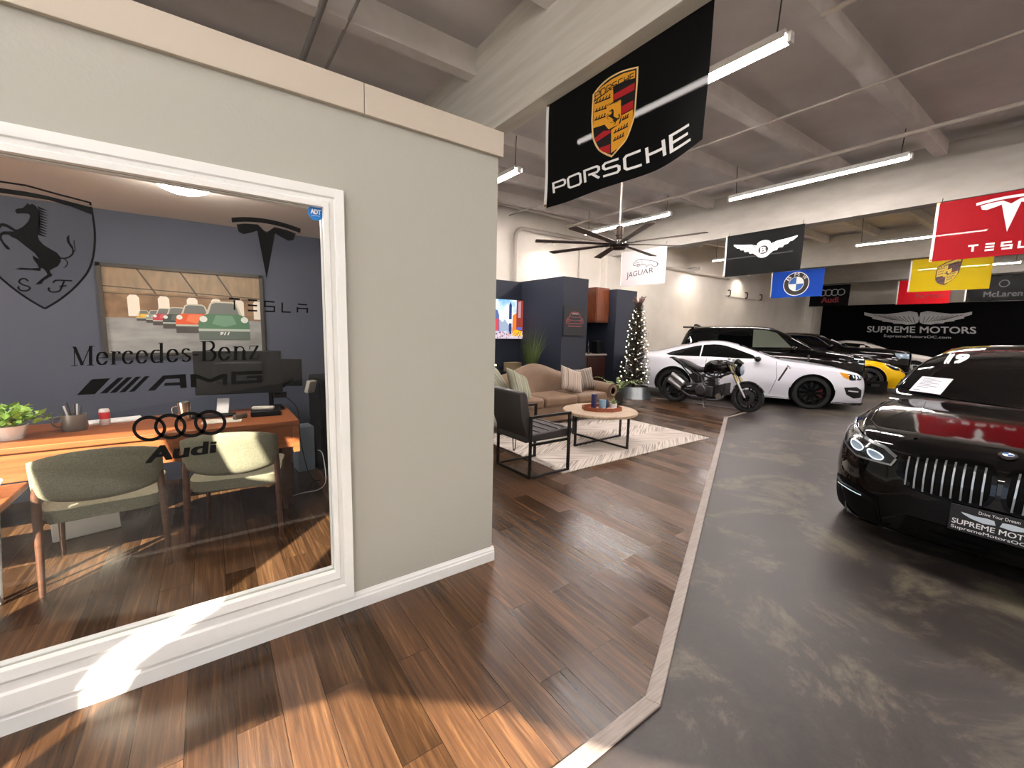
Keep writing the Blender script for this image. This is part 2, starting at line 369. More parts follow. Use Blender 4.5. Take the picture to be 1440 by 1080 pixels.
# storefront wall behind the camera, unseen, holes shaped to throw the sun patches
SD = Vector((.72, .694, 0)).normalized(); SU = Vector((SD.y, -SD.x, 0)); SV = -4.5
TE = math.tan(math.radians(27))
def fpt(u, z, w): return SU*u + SD*(SV - w) + Vector((0, 0, z))
def fz(v): return (v - SV)*TE
FZ = 4.55
outer = [(-10.5, 0), (10, 0), (10, FZ), (-10.5, FZ)]
holes = [[(-9.8, .02), (-2.86, .02), (-2.84, fz(3.1)), (-2.95, fz(4.2)), (-9.8, fz(4.2))],
         [(-1.87, .05), (-1.80, .05), (-1.80, fz(1.2)), (-1.745, fz(1.5)), (-1.655, fz(1.74)), (-1.555, fz(1.96)), (-1.60, fz(2.06)), (-1.66, fz(2.4)), (-1.67, fz(3.0)), (-1.98, fz(3.0)), (-1.93, fz(1.85)), (-1.64, fz(1.95)), (-1.71, fz(1.80)), (-1.81, fz(1.56)), (-1.865, fz(1.27)), (-1.87, fz(1.0))],
         [(-2.28, fz(3.3)), (-2.12, fz(3.3)), (-2.17, fz(4.1)), (-2.37, fz(4.1))],
         [(-1.38, .02), (.85, .02), (.85, fz(1.36)), (.2, fz(1.38)), (-.3, fz(1.47)), (-.9, fz(1.42)), (-1.2, fz(1.22)), (-1.38, fz(1.0))]]
loops = [outer] + [h[::-1] for h in holes]
tri = tessellate_polygon([[Vector((p[0], p[1], 0)) for p in l] for l in loops])
flat = [p for l in loops for p in l]
mb = MB().add([fpt(u, z, 0) for u, z in flat], tri)
struct(mb.build('wall_sun_mask', M_CREAM), None)
# world and sun
w = bpy.data.worlds.new('world'); S.world = w; w.use_nodes = True
bg = w.node_tree.nodes['Background']; bg.inputs[0].default_value = (.78, .88, 1, 1); bg.inputs[1].default_value = 1.5
sun = bpy.data.lights.new('sun', 'SUN'); so = bpy.data.objects.new('sun', sun); COL.objects.link(so)
sun.energy = 24; sun.angle = .004; sun.color = (1, .86, .68)
dirv = Vector((SD.x, SD.y, -TE)).normalized()
so.rotation_euler = dirv.to_track_quat('-Z', 'Y').to_euler(); so.location = (-3, -3, 6)
S.view_settings.exposure = .6
# ------------------------------------------------------------------ LED tubes
M_TUBE = emis('led tube glow', 'fff4ee', 160); M_ALU = mat('white lamp housing', 'd6d6d4', .4)
M_WIRE = mat('hanging wire', '3a3634', .6)
lamp_data = {}
def led(x, y0, y1, z, label):
    t = thing('led_tube_light', label, 'light', (x, (y0+y1)/2, z), 0, 'ceiling tube lights'); h = (y1-y0)/2
    MB().tube([(0, -h, 0), (0, h, 0)], .022, 10).build('tube', M_TUBE, t, smooth=True)
    MB().box((-.075, -h, .03), (.075, h, .06)).box((-.075, -h, .0), (-.07, h, .03)).box((.07, -h, .0), (.075, h, .03)).box((-.03, -h-.03, -.03), (.03, -h, .05)).box((-.03, h, -.03), (.03, h+.03, .05)).build('housing', M_ALU, t)
    for s in (-1, 1):
        MB().tube([(0, s*h*.92, .05), (0, s*h*.94, zc(x)-z)], .006, 6).build('hanger', M_WIRE, t)
    return t
led(4.0, 1.77, 4.19, 3.915, 'bright tube light passing behind the large black shield flag')
led(4.0, 5.49, 7.9, 3.93, 'tube light beside the office wall corner, left of the black flag')
led(8.0, 1.81, 4.28, 3.99, 'long bare tube light above the winged black flag')
led(8.0, 5.54, 7.98, 3.99, 'tube light directly behind the ceiling fan')
led(14.0, 1.7, 4.0, 3.92, 'tube light running behind the big red flag')
led(21.0, 1.72, 4.1, 4.0, 'distant tube light behind the yellow flag')
led(14.0, 5.5, 7.9, 3.98, 'tube light beyond the second beam, hidden behind the winged black flag')
for x, z in ((4.0, 3.915), (8.0, 3.99), (14.0, 3.95), (21.0, 4.0)):
    for y in (-1.8, -5.5): led(x, y-1.2, y+1.2, z, 'tube light over the right side of the showroom, outside the photo')
led(-1.5, -2.9, -.5, 3.9, 'tube light near the storefront'); led(-1.5, .4, 1.75, 3.9, 'tube light in front of the office window')

# small wall washers along the cream wall
M_WASH = emis('washer lens', 'ffe9cf', 12)
for px_, py_, lab in ((779, 343, 'small wall washer above the navy partition, left of the fan'), (984, 378, 'small wall washer on the cream wall between the white flag and the winged flag'), (1053, 387, 'small wall washer on the cream wall below the winged flag'), (905, 365, 'small wall washer hidden behind the white flag')):
    p = aty(px_, py_, 8.42)
    t = thing('wall_washer', lab, 'light', (p.x, 8.42, p.z), 0, 'wall washers')
    MB().lathe([(.02, .05), (.035, .04), (.04, -.02), (.034, -.02), (.03, .02), (0, .02)], n=16).build('shade', M_ALU, t, smooth=35); MB().lathe([(0, .0), (.03, .0)], n=16).build('lens', M_WASH, t); MB().tube([(0, 0, .045), (0, .2, .06), (0, .43, .06)], .01, 8).build('bracket', M_ALU, t)
    ld = bpy.data.lights.new('washer_spot', 'SPOT'); ld.energy = 38; ld.spot_size = math.radians(140); ld.spot_blend = 1; ld.color = (1, .9, .78); ld.shadow_soft_size = .02
    lo = bpy.data.objects.new('washer_spot', ld); COL.objects.link(lo); lo.parent = t; lo.location = (0, 0, -.03); lo.rotation_euler = (.25, 0, 0)
# ------------------------------------------------------------------ flat art (decals, lettering, emblems)
class G(list): z = 0
class Art:
    """collects 2-D polygons; build() lays them on a surface f(u, v, lift)."""
    def __init__(s): s.loops = []
    def poly(s, pts, holes=()): s.loops.append([[tuple(p) for p in pts]] + [[tuple(p) for p in h] for h in holes]); return s
    def stroke(s, pts, w, closed=False, taper=None):
        n = len(pts); P = [Vector((p[0], p[1])) for p in pts]; Lf = []; Rt = []
        for i in range(n):
            a = P[i-1] if (i > 0 or closed) else None; b = P[(i+1) % n] if (i < n-1 or closed) else None
            d1 = (P[i]-a).normalized() if a is not None and (P[i]-a).length > 1e-9 else None
            d2 = (b-P[i]).normalized() if b is not None and (b-P[i]).length > 1e-9 else None
            if d1 is None: d1 = d2
            if d2 is None: d2 = d1
            n1 = Vector((-d1.y, d1.x)); n2 = Vector((-d2.y, d2.x)); m = n1+n2
            m = n1 if m.length < .3 else m.normalized()
            k = 1/max(.5, m.dot(n1)); ww = (w[i] if isinstance(w, (list, tuple)) else w)/2
            Lf.append(P[i]+m*k*ww); Rt.append(P[i]-m*k*ww)
        for i in range(n if closed else n-1):
            j = (i+1) % n
            s.loops.append([[tuple(Lf[i]), tuple(Lf[j]), tuple(Rt[j]), tuple(Rt[i])]])
        return s
    def nib(s, pts, wx, wy):      # broad-nib pen: thick uprights, thin cross strokes
        for (x0, y0), (x1, y1) in zip(pts[:-1], pts[1:]):
            c = [(x+a*wx/2, y+b*wy/2) for x, y in ((x0, y0), (x1, y1)) for a in (-1, 1) for b in (-1, 1)]
            s.loops.append([hull(c)])
        return s
    def ring(s, c, r0, r1, n=40, sx=1, sy=1, a0=0, a1=2*PI):
        for k in range(n):
            t0 = a0+(a1-a0)*k/n; t1 = a0+(a1-a0)*(k+1)/n
            s.loops.append([[(c[0]+sx*r*math.cos(t), c[1]+sy*r*math.sin(t)) for r, t in ((r0, t0), (r1, t0), (r1, t1), (r0, t1))]])
        return s
    def disc(s, c, r, n=32, sx=1, sy=1): return s.poly([(c[0]+sx*r*math.cos(2*PI*k/n), c[1]+sy*r*math.sin(2*PI*k/n)) for k in range(n)])
    def text(s, body, x0, y0, x1, y1, bold=0, shear=0, quad=None, space=1):
        vs, fs, ew, eh = text_mesh(body, 0, shear, space)
        offs = [(0, 0)] if not bold else [(sx*bold*1.3/ew, sy*bold*.8/eh) for sx in (-1, 1) for sy in (-1, 1)]
        for zi, (ox, oy) in enumerate(offs):
          vv = [(a+ox, b+oy) for a, b in vs]
          for fc in fs:
            if quad:
                q = []
                for i in fc:
                    a, b = vv[i]; tl, tr, br, bl = quad
                    q.append(tuple((bl[k]*(1-a)+br[k]*a)*(1-b)+(tl[k]*(1-a)+tr[k]*a)*b for k in (0, 1)))
            else: q = [(x0+(x1-x0)*vv[i][0], y0+(y1-y0)*vv[i][1]) for i in fc]
            g = G([q]); g.z = zi; s.loops.append(g)
        return s
    def xf(s, fn):
        out = []
        for g in s.loops:
            n = G([[fn(*p) for p in l] for l in g]); n.z = getattr(g, 'z', 0); out.append(n)
        s.loops = out; return s
    def build(s, name, m, parent, f, lift=.002, maxlen=None, fade=None):
        bm = bmesh.new()
        for g in s.loops:
            vl = [bm.verts.new((x, y, getattr(g, 'z', 0)*.001)) for l in g for x, y in l]
            for t in tessellate_polygon([[Vector((x, y, 0)) for x, y in l] for l in g]):
                try: bm.faces.new([vl[i] for i in t])
                except ValueError: pass
        bmesh.ops.remove_doubles(bm, verts=bm.verts, dist=1e-6)
        if maxlen:
            for _ in range(5):
                es = [e for e in bm.edges if e.calc_length() > maxlen]
                if not es: break
                bmesh.ops.subdivide_edges(bm, edges=es, cuts=1, use_grid_fill=False)
            bmesh.ops.triangulate(bm, faces=[q for q in bm.faces if len(q.verts) > 3])
        for v in bm.verts: v.co = Vector(f(v.co.x, v.co.y, lift+v.co.z*.25))
        me = bpy.data.meshes.new(name); bm.to_mesh(me); bm.free(); me.materials.append(m)
        return link(name, me, parent)
def hull(pts):
    pts = sorted(set(pts)); lo = []; up = []
    cr = lambda o, a, b: (a[0]-o[0])*(b[1]-o[1])-(a[1]-o[1])*(b[0]-o[0])
    for p in pts:
        while len(lo) >= 2 and cr(lo[-2], lo[-1], p) <= 0: lo.pop()
        lo.append(p)
    for p in reversed(pts):
        while len(up) >= 2 and cr(up[-2], up[-1], p) <= 0: up.pop()
        up.append(p)
    return lo[:-1]+up[:-1]
_tc = {}
def text_mesh(body, bold=0, shear=0, space=1):
    k = (body, bold, shear, space)
    if k in _tc: return _tc[k]
    cu = bpy.data.curves.new('t', 'FONT'); cu.body = body; cu.offset = bold; cu.shear = shear; cu.space_character = space; cu.fill_mode = 'FRONT' if hasattr(cu, 'fill_mode') else cu.fill_mode
    cu.dimensions = '2D'; cu.resolution_u = 4
    o = bpy.data.objects.new('t', cu); COL.objects.link(o)
    dg = bpy.context.evaluated_depsgraph_get(); ev = o.evaluated_get(dg); me = ev.to_mesh()
    vs = [(v.co.x, v.co.y) for v in me.vertices]; fs = [tuple(p.vertices) for p in me.polygons]; ev.to_mesh_clear()
    bpy.data.objects.remove(o); bpy.data.curves.remove(cu)
    x0 = min(v[0] for v in vs); x1 = max(v[0] for v in vs); y0 = min(v[1] for v in vs); y1 = max(v[1] for v in vs)
    vs = [((a-x0)/(x1-x0), (b-y0)/(y1-y0)) for a, b in vs]
    _tc[k] = (vs, fs, x1-x0, y1-y0); return _tc[k]
# --- wordmarks drawn with strokes, in a unit box (x right, y up); returns list of (polyline, closed)
def tesla_word(a, x0, y0, x1, y1, w):
    X = lambda t: x0+(x1-x0)*t
    Y = lambda t: y0+(y1-y0)*t
    def st(p): a.stroke([(X(p_[0]), Y(p_[1])) for p_ in p], w)
    st([(0, 1), (.14, 1)]); st([(.07, .86), (.07, 0)])
    for h in (0, .5, 1): st([(.24, h), (.36, h)])
    st([(.58, 1), (.46, 1), (.46, .5), (.58, .5), (.58, 0), (.46, 0)])
    st([(.68, 1), (.68, 0), (.79, 0)])
    st([(.88, .98), (1, .98)]); st([(.875, .62), (.875, 0)]); st([(1.0, .62), (1.0, 0)]); st([(.875, .5), (1, .5)])
def tesla_T(a, fx):     # unit emblem: x -.5...5, y 0 (top) .. -.9 ; fx maps to the surface 2-D
    N = 16
    top = lambda x, o: o - .22*x*x*1.2
    xs = [-.5+k/N for k in range(N+1)]
    a.poly([fx(x, top(x, 0)) for x in xs]+[fx(x*.985, top(x, -.07)) for x in reversed(xs)])
    L = [(x*.86, top(x*.86, -.115)) for x in xs]
    R = [fx(*p) for p in L]
    a.poly([fx(-.43, -.155), fx(-.40, -.26), fx(-.33, -.285), fx(-.20, -.235), fx(-.13, -.20), fx(0, -.92), fx(.13, -.20), fx(.20, -.235), fx(.33, -.285), fx(.40, -.26), fx(.43, -.155), fx(.3, -.12), fx(.12, -.105), fx(0, -.21), fx(-.12, -.105), fx(-.3, -.12)])
def porsche_word(a, x0, y0, x1, y1, w):
    X = lambda t: x0+(x1-x0)*t
    Y = lambda t: y0+(y1-y0)*t
    def st(p, c=False): a.stroke([(X(u), Y(v)) for u, v in p], w, c)
    st([(0, 0), (0, .98), (.10, .98), (.115, .85), (.115, .6), (.10, .47), (0, .47)])                 # P
    st([(.16, .02), (.145, .15), (.145, .85), (.16, .98), (.245, .98), (.26, .85), (.26, .15), (.245, .02)], True)   # O
    st([(.30, 0), (.30, .98), (.40, .98), (.415, .85), (.415, .65), (.40, .52), (.33, .52)]); st([(.36, .5), (.415, 0)])  # R
    st([(.56, .98), (.465, .98), (.45, .85), (.45, .65), (.465, .52), (.545, .52), (.56, .4), (.56, .15), (.545, .02), (.445, .02)])  # S
    st([(.71, .98), (.615, .98), (.60, .85), (.60, .15), (.615, .02), (.71, .02)])                     # C
    st([(.75, 0), (.75, 1)]); st([(.75, .5), (.855, .5)]); st([(.855, 0), (.855, 1)])                  # H
    st([(1.0, .98), (.90, .98), (.895, .02), (1.0, .02)]); st([(.9, .5), (.99, .5)])                   # E
HORSE = [(108,290),(125,275),(165,272),(190,250),(197,235),(212,248),(235,240),(262,258),(285,300),(292,380),(283,440),(275,475),(285,505),(320,540),(370,570),(410,592),(440,628),(440,660),(420,690),(385,708),(360,722),(370,745),(383,756),(350,776),(320,792),(300,820),(258,824),(275,806),(310,776),(345,753),(335,732),(318,712),(300,702),(290,727),(230,718),(150,717),(113,711),(150,702),(230,707),(283,703),(265,670),(242,640),(235,612),(285,640),(250,595),(180,542),(122,495),(88,482),(60,462),(22,464),(12,482),(30,520),(68,556),(74,574),(45,565),(15,522),(-5,490),(-8,462),(22,440),(80,440),(104,440),(84,430),(45,406),(15,402),(2,420),(-10,430),(-10,396),(15,379),(50,386),(85,406),(115,426),(132,424),(170,404),(200,374),(215,345),(218,322),(198,311),(160,309),(125,312)]
def horse(a, fx):
    a.poly([fx(x, y) for x, y in HORSE])
    for y in range(265, 470, 19):
        x = 283 if y < 300 else 288
        a.poly([fx(x-8, y-7), fx(x+66-(y-265)*.06, y+26), fx(x-8, y+12)])
    a.stroke([fx(*p) for p in sp2([(432,632),(470,634),(505,622),(528,596),(522,556),(498,520),(492,490),(500,470)], 5)], [abs(fx(0,0)[0]-fx(1,0)[0])*k for k in [14]*20+[22]*12+[14]*6+[6]*20][:36])
    s_ = abs(fx(0,0)[0]-fx(1,0)[0])
    a.stroke([fx(*p) for p in [(465,636),(490,660),(482,690),(462,702)]], s_*9)
    a.stroke([fx(*p) for p in [(520,600),(545,575),(535,520),(540,505)]], s_*7)
# window decals on the office pane
M_VINYL = mat('black vinyl', '060708', .7, spec=.15); M_VINYL2 = mat('sheer dark vinyl', '15171a', .4, alpha=.9)
GF = lambda u, v, l: Vector((u, GLY-.003-l, v))
def gp(x, y): p = aty(x, y, GLY-.003); return (p.x, p.z)
# shield with rearing horse
c5 = lambda x, y: gp(x*150/771, 240+y*210/1080)
a = Art()
ax = c5(325, 998)[0]; mir = lambda p: (2*ax-p[0]+.0, p[1])
rightside = [c5(*p) for p in sp2([(660, 262), (682, 400), (686, 520), (670, 640), (630, 740), (540, 845), (430, 935), (325, 998)], 5)]
a.stroke(rightside, .006); a.stroke([mir(p) for p in rightside], .006)
topR = [c5(*p) for p in ((190, 108), (420, 172), (652, 232))]
a.stroke([c5(190, 108), c5(420, 172), c5(652, 232), c5(656, 252)], .006)
apx = c5(190, 108); 
tm = lambda p: (2*apx[0]-p[0], p[1])
lift_ = mir(topR[-1])
a.stroke([apx, (apx[0]-.12, apx[1]), lift_], .006)
band_o = [c5(*p) for p in ((185, 152), (330, 180), (500, 224), (656, 264))]; band_i = [c5(*p) for p in ((660, 318), (520, 262), (360, 215), (185, 186))]
a.poly(band_o+band_i)
lo = mir(band_o[-1]); li = mir(band_i[0])
a.poly([band_o[0], band_i[-1], (band_i[-1][0]-.1, band_i[-1][1]), li, lo, (band_o[0][0]-.1, band_o[0][1])])
horse(a, c5)
a.stroke([c5(*p) for p in sp2([(205, 800), (185, 783), (155, 783), (140, 805), (165, 825), (200, 835), (218, 850), (195, 868), (150, 865), (132, 845), (140, 838)], 4)], .0045)
a.stroke([c5(*p) for p in sp2([(385, 812), (400, 795), (440, 793), (522, 797)], 4)], .0045); a.stroke([c5(*p) for p in sp2([(465, 797), (450, 835), (430, 870), (380, 878), (352, 862), (358, 845)], 4)], .0045); a.stroke([c5(430, 838), c5(480, 832)], .004)
ho = a.build('window_decal', M_VINYL, None, GF); tag(ho, 'black shield decal with a rearing horse on the office window', 'decal', None)
a = Art().poly(rightside[::1]+[mir(p) for p in reversed(rightside[:-1])]+[tm(band_i[-1]), band_i[-1]][:0])
a.build('decal_backing', mat('smoked vinyl', '2a2d33', .5, alpha=.30), ho, GF, 0)
# T emblem and lettering
def quadmap(tl, tr, br, bl):
    return lambda u, v: gp(*((bl[k]*(1-u)+br[k]*u)*(1-v)+(tl[k]*(1-u)+tr[k]*u)*v for k in (0, 1)))
a = Art(); q = quadmap((325, 300), (423, 316), (421, 400), (329, 390))
tesla_T(a, lambda x, y: q(x+.5, 1+y/.95))
o = a.build('window_decal', M_VINYL, None, GF); tag(o, 'black T-shaped emblem decal in the upper right of the office window', 'decal')
a = Art(); tesla_word(a, 0, 0, 1, 1, .045); q = quadmap((322, 421), (432, 430), (432, 439), (322, 436))
b_ = Art(); tesla_word(b_, 0, 0, 110, 15, 2.4); q2 = quadmap((322, 419.5), (432, 428.5), (432, 440), (322, 435.5))
b_.xf(lambda x, y: q2(x/110, y/15)); o = b_.build('window_decal', M_VINYL, None, GF); tag(o, 'spaced black letters TESLA on the office window pane', 'decal')
# serif lettering Mercedes-Benz
def serif_word(a, w=14):
    tx, tn = .20, .055; A = a.nib
    def arc(cx, cy, rx, ry, t0, t1, n=14): return [(cx+rx*math.cos(math.radians(t0+(t1-t0)*k/n)), cy+ry*math.sin(math.radians(t0+(t1-t0)*k/n))) for k in range(n+1)]
    x = 0
    def foot(cx, y, h=.16): A([(cx-h, y), (cx+h, y)], .02, tn)
    def low(ch, x):
        if ch == 'e': A(arc(x+.42, .5, .32, .5, 5, 330), tx*.8, tn); A([(x+.1, .55), (x+.74, .55)], .02, tn); return .95
        if ch == 'r': A([(x+.2, 0), (x+.2, 1)], tx, tn); foot(x+.2, 0); A([(x+.04, 1), (x+.2, 1)], .02, tn); A(arc(x+.45, .72, .22, .26, 180, 60), .07, tn); A([(x+.56, .93), (x+.58, .88)], .16, .14); return .72
        if ch == 'c': A(arc(x+.42, .5, .32, .5, 45, 325), tx*.8, tn); A([(x+.62, .82), (x+.63, .8)], .16, .14); return .88
        if ch == 'd': A(arc(x+.4, .5, .31, .5, 60, 300), tx*.8, tn); A([(x+.72, 0), (x+.72, 1.5)], tx, tn); A([(x+.56, 1.5), (x+.72, 1.5)], .02, tn); A([(x+.72, 0), (x+.88, 0)], .02, tn); return 1.02
        if ch == 's': A(arc(x+.34, .75, .22, .25, 30, 200, 8)+[(x+.3, .56), (x+.44, .42)]+arc(x+.34, .25, .24, .25, 20, -150, 8), .14, tn); A([(x+.12, .06), (x+.12, .3)], .03, .02); return .74
        if ch == '-': A([(x+.06, .5), (x+.4, .5)], .03, .09); return .48
        if ch == 'n': A([(x+.2, 0), (x+.2, 1)], tx, tn); A([(x+.04, 1), (x+.2, 1)], .02, tn); foot(x+.2, 0); A(arc(x+.47, .68, .26, .32, 170, 0, 8), .08, tn); A([(x+.73, .7), (x+.73, 0)], tx, tn); foot(x+.73, 0); return 1.0
        if ch == 'z': A([(x+.1, .75), (x+.1, 1), (x+.62, 1)], .05, tn); A([(x+.6, .98), (x+.14, .03)], tx*.8, tn); A([(x+.1, 0), (x+.66, 0), (x+.66, .25)], .05, tn); return .78
        if ch == 'M': A([(x+.22, 0), (x+.22, 1.5)], .06, tn); foot(x+.22, 0, .2); A([(x+.06, 1.5), (x+.3, 1.5)], .02, tn); A([(x+.24, 1.45), (x+.72, .05)], tx, tn); A([(x+.72, .05), (x+1.22, 1.45)], .05, tn); A([(x+1.26, 0), (x+1.26, 1.5)], tx*1.1, tn); foot(x+1.26, 0, .22); A([(x+1.2, 1.5), (x+1.48, 1.5)], .02, tn); return 1.58
        if ch == 'B': A([(x+.28, 0), (x+.28, 1.5)], tx*1.1, tn); A([(x+.06, 1.5), (x+.62, 1.5)], .02, tn); A([(x+.06, 0), (x+.68, 0)], .02, tn); A([(x+.3, .8), (x+.65, .8)], .02, tn); A(arc(x+.62, 1.15, .28, .35, 90, -90, 8), tx*.8, tn); A(arc(x+.66, .4, .34, .4, 90, -90, 8), tx*.85, tn); return 1.16
    for ch in 'Mercedes-Benz': x += low(ch, x)
    return x
a = Art(); wd = serif_word(a)
q = quadmap((100, 488), (366, 477), (366, 504.5), (100, 514.5)); a.xf(lambda x, y: q(x/wd, y/1.5))
o = a.build('window_decal', M_VINYL, None, GF); tag(o, 'black serif lettering Mercedes-Benz across the office window', 'decal')
# slanted bars and AMG
a = Art(); s2 = lambda x, y: gp(x/2.88, 460+y/2.88)
a.poly([s2(*p) for p in ((312, 275), (385, 271), (447, 207), (372, 211))])
for k in range(4):
    dx = k*39; a.poly([s2(*p) for p in ((405+dx, 269-k*2.2), (434+dx-k*2, 267-k*2.2), (502+dx-k*4, 204-k*2), (478+dx-k*3, 205-k*2))])
A3 = lambda x, y: gp(240+x/6, 460+y/6)
a.poly([s2(*p) for p in ((598, 258), (660, 196), (752, 190), (757, 246), (731, 247), (729, 235), (664, 238), (668, 226), (728, 223), (727, 208), (672, 210), (628, 256))])
a.poly([A3(*p) for p in ((165, 398), (212, 396), (332, 440), (425, 398), (478, 394), (478, 484), (440, 487), (438, 432), (345, 466), (318, 466), (218, 428), (216, 506), (172, 508))])
a.poly([A3(*p) for p in ((510, 378), (772, 366), (772, 396), (552, 404), (552, 456), (728, 446), (728, 428), (640, 432), (640, 416), (770, 408), (770, 468), (512, 484))])
o = a.build('window_decal', M_VINYL, None, GF); tag(o, 'slanted black bars with the letters AMG on the office window', 'decal')
a = Art()
for cx, cy, rx, ry in ((210, 602.5, 21.5, 16), (239.5, 599.5, 20.5, 16), (268, 597, 20.5, 16), (295.5, 594, 20.5, 15.5)):
    n = 40; po = [gp(cx+(rx+2.4)*math.cos(2*PI*k/n), cy+(ry+2.2)*math.sin(2*PI*k/n)) for k in range(n)]; pi = [gp(cx+(rx-2.4)*math.cos(2*PI*k/n), cy+(ry-2.4)*math.sin(2*PI*k/n)) for k in range(n)]
    for k in range(n): a.poly([po[k], po[(k+1) % n], pi[(k+1) % n], pi[k]])
o = a.build('window_decal', M_VINYL, None, GF); tag(o, 'four interlocking black rings on the office window', 'decal')
a = Art().text('Audi', 0, 0, 1, 1, .03, .0); q = quadmap((212, 628), (303, 620), (302, 636), (206, 651)); a.xf(q)
o = a.build('window_decal', M_VINYL, None, GF); tag(o, 'black word Audi below the four rings on the office window', 'decal')
c_ = gp(444, 299.5); R_ = (gp(455.5, 299.5)[0]-c_[0])
a = Art().poly([(c_[0]+R_*math.cos(PI/8+k*PI/4), c_[1]+R_*1.0*math.sin(PI/8+k*PI/4)) for k in range(8)])
o = a.build('security_sticker', mat('blue sticker', '1f7fd0', .4), None, GF, .001); tag(o, 'small blue octagon sticker ADT in the window corner', 'sticker')
Art().text('ADT', c_[0]-R_*.6, c_[1]-R_*.15, c_[0]+R_*.6, c_[1]+R_*.42, .03).text('security', c_[0]-R_*.5, c_[1]-R_*.45, c_[0]+R_*.5, c_[1]-R_*.28).build('lettering', mat('white print', 'f2f2f2', .5), o, GF, .002)
# ------------------------------------------------------------------ flags
M_GROM = mat('flag heading white', 'e9e9e6', .7); M_PW = mat('white print', 'f2f2f2', .5)
def flag(label, X, yl, yr, zt, h, col, thru, wave=(.02, 2.2, 0), droop=None, tension=0, sl=0.0, tie=.05):
    t = thing('banner_flag', label, 'flag', (X, yl, zt))
    wdt = yl-yr
    def F(u, v, l):      # u metres from the left, v metres up from the bottom
        k = 1-v/h
        x = X + wave[0]*math.sin(wave[1]*PI*u/wdt+wave[2])*(.25+.75*k) + .012*math.sin(7*u+5*v)*k - l
        y = yl-u+(sl*(h-v)); z = zt-h+v
        if droop:
            e = max(0, u/wdt-.72)/.28; kk = max(0, 1-v/(h*.75)); z += droop*e*e*kk; y += .06*e*e*kk; x += .10*e*e*kk
        z -= tension*math.sin(PI*u/wdt)*(v/h)
        return Vector((x, y, z))-Vector((X, yl, zt))
    N, Mz = 48, 24
    vs = [F(wdt*i/N, h*j/Mz, 0) for i in range(N+1) for j in range(Mz+1)]
    fs = [(i*(Mz+1)+j, (i+1)*(Mz+1)+j, (i+1)*(Mz+1)+j+1, i*(Mz+1)+j+1) for i in range(N) for j in range(Mz)]
    cl = MB().add(vs, fs).build('cloth', cloth_mat('flag cloth '+col+str(thru), col, thru), t, smooth='full', norm=False)
    hd = [F(.035*(i-.7), h*j/Mz, .003) for i in range(2) for j in range(Mz+1)]
    MB().add(hd, [(j, Mz+1+j, Mz+2+j, j+1) for j in range(Mz)]).build('heading_tape', M_GROM, t, norm=False)
    g = MB()
    for v in (.02, h-.02): g.tube([F(0, v, .004)+Vector((0, 0, .0)), F(0, v, .010)], .014, 10)
    g.build('grommet', mat('brass', 'b08a3a', .3, 1), t)
    for u in (.03, wdt-.05):
        p = F(u, h-.01, 0); MB().tube([p, p+Vector((.03, 0, .05)), p+Vector((tie, 0, .10))], .005, 6).build('hanging_tie', M_WIRE, t)
    return t, F, wdt, h
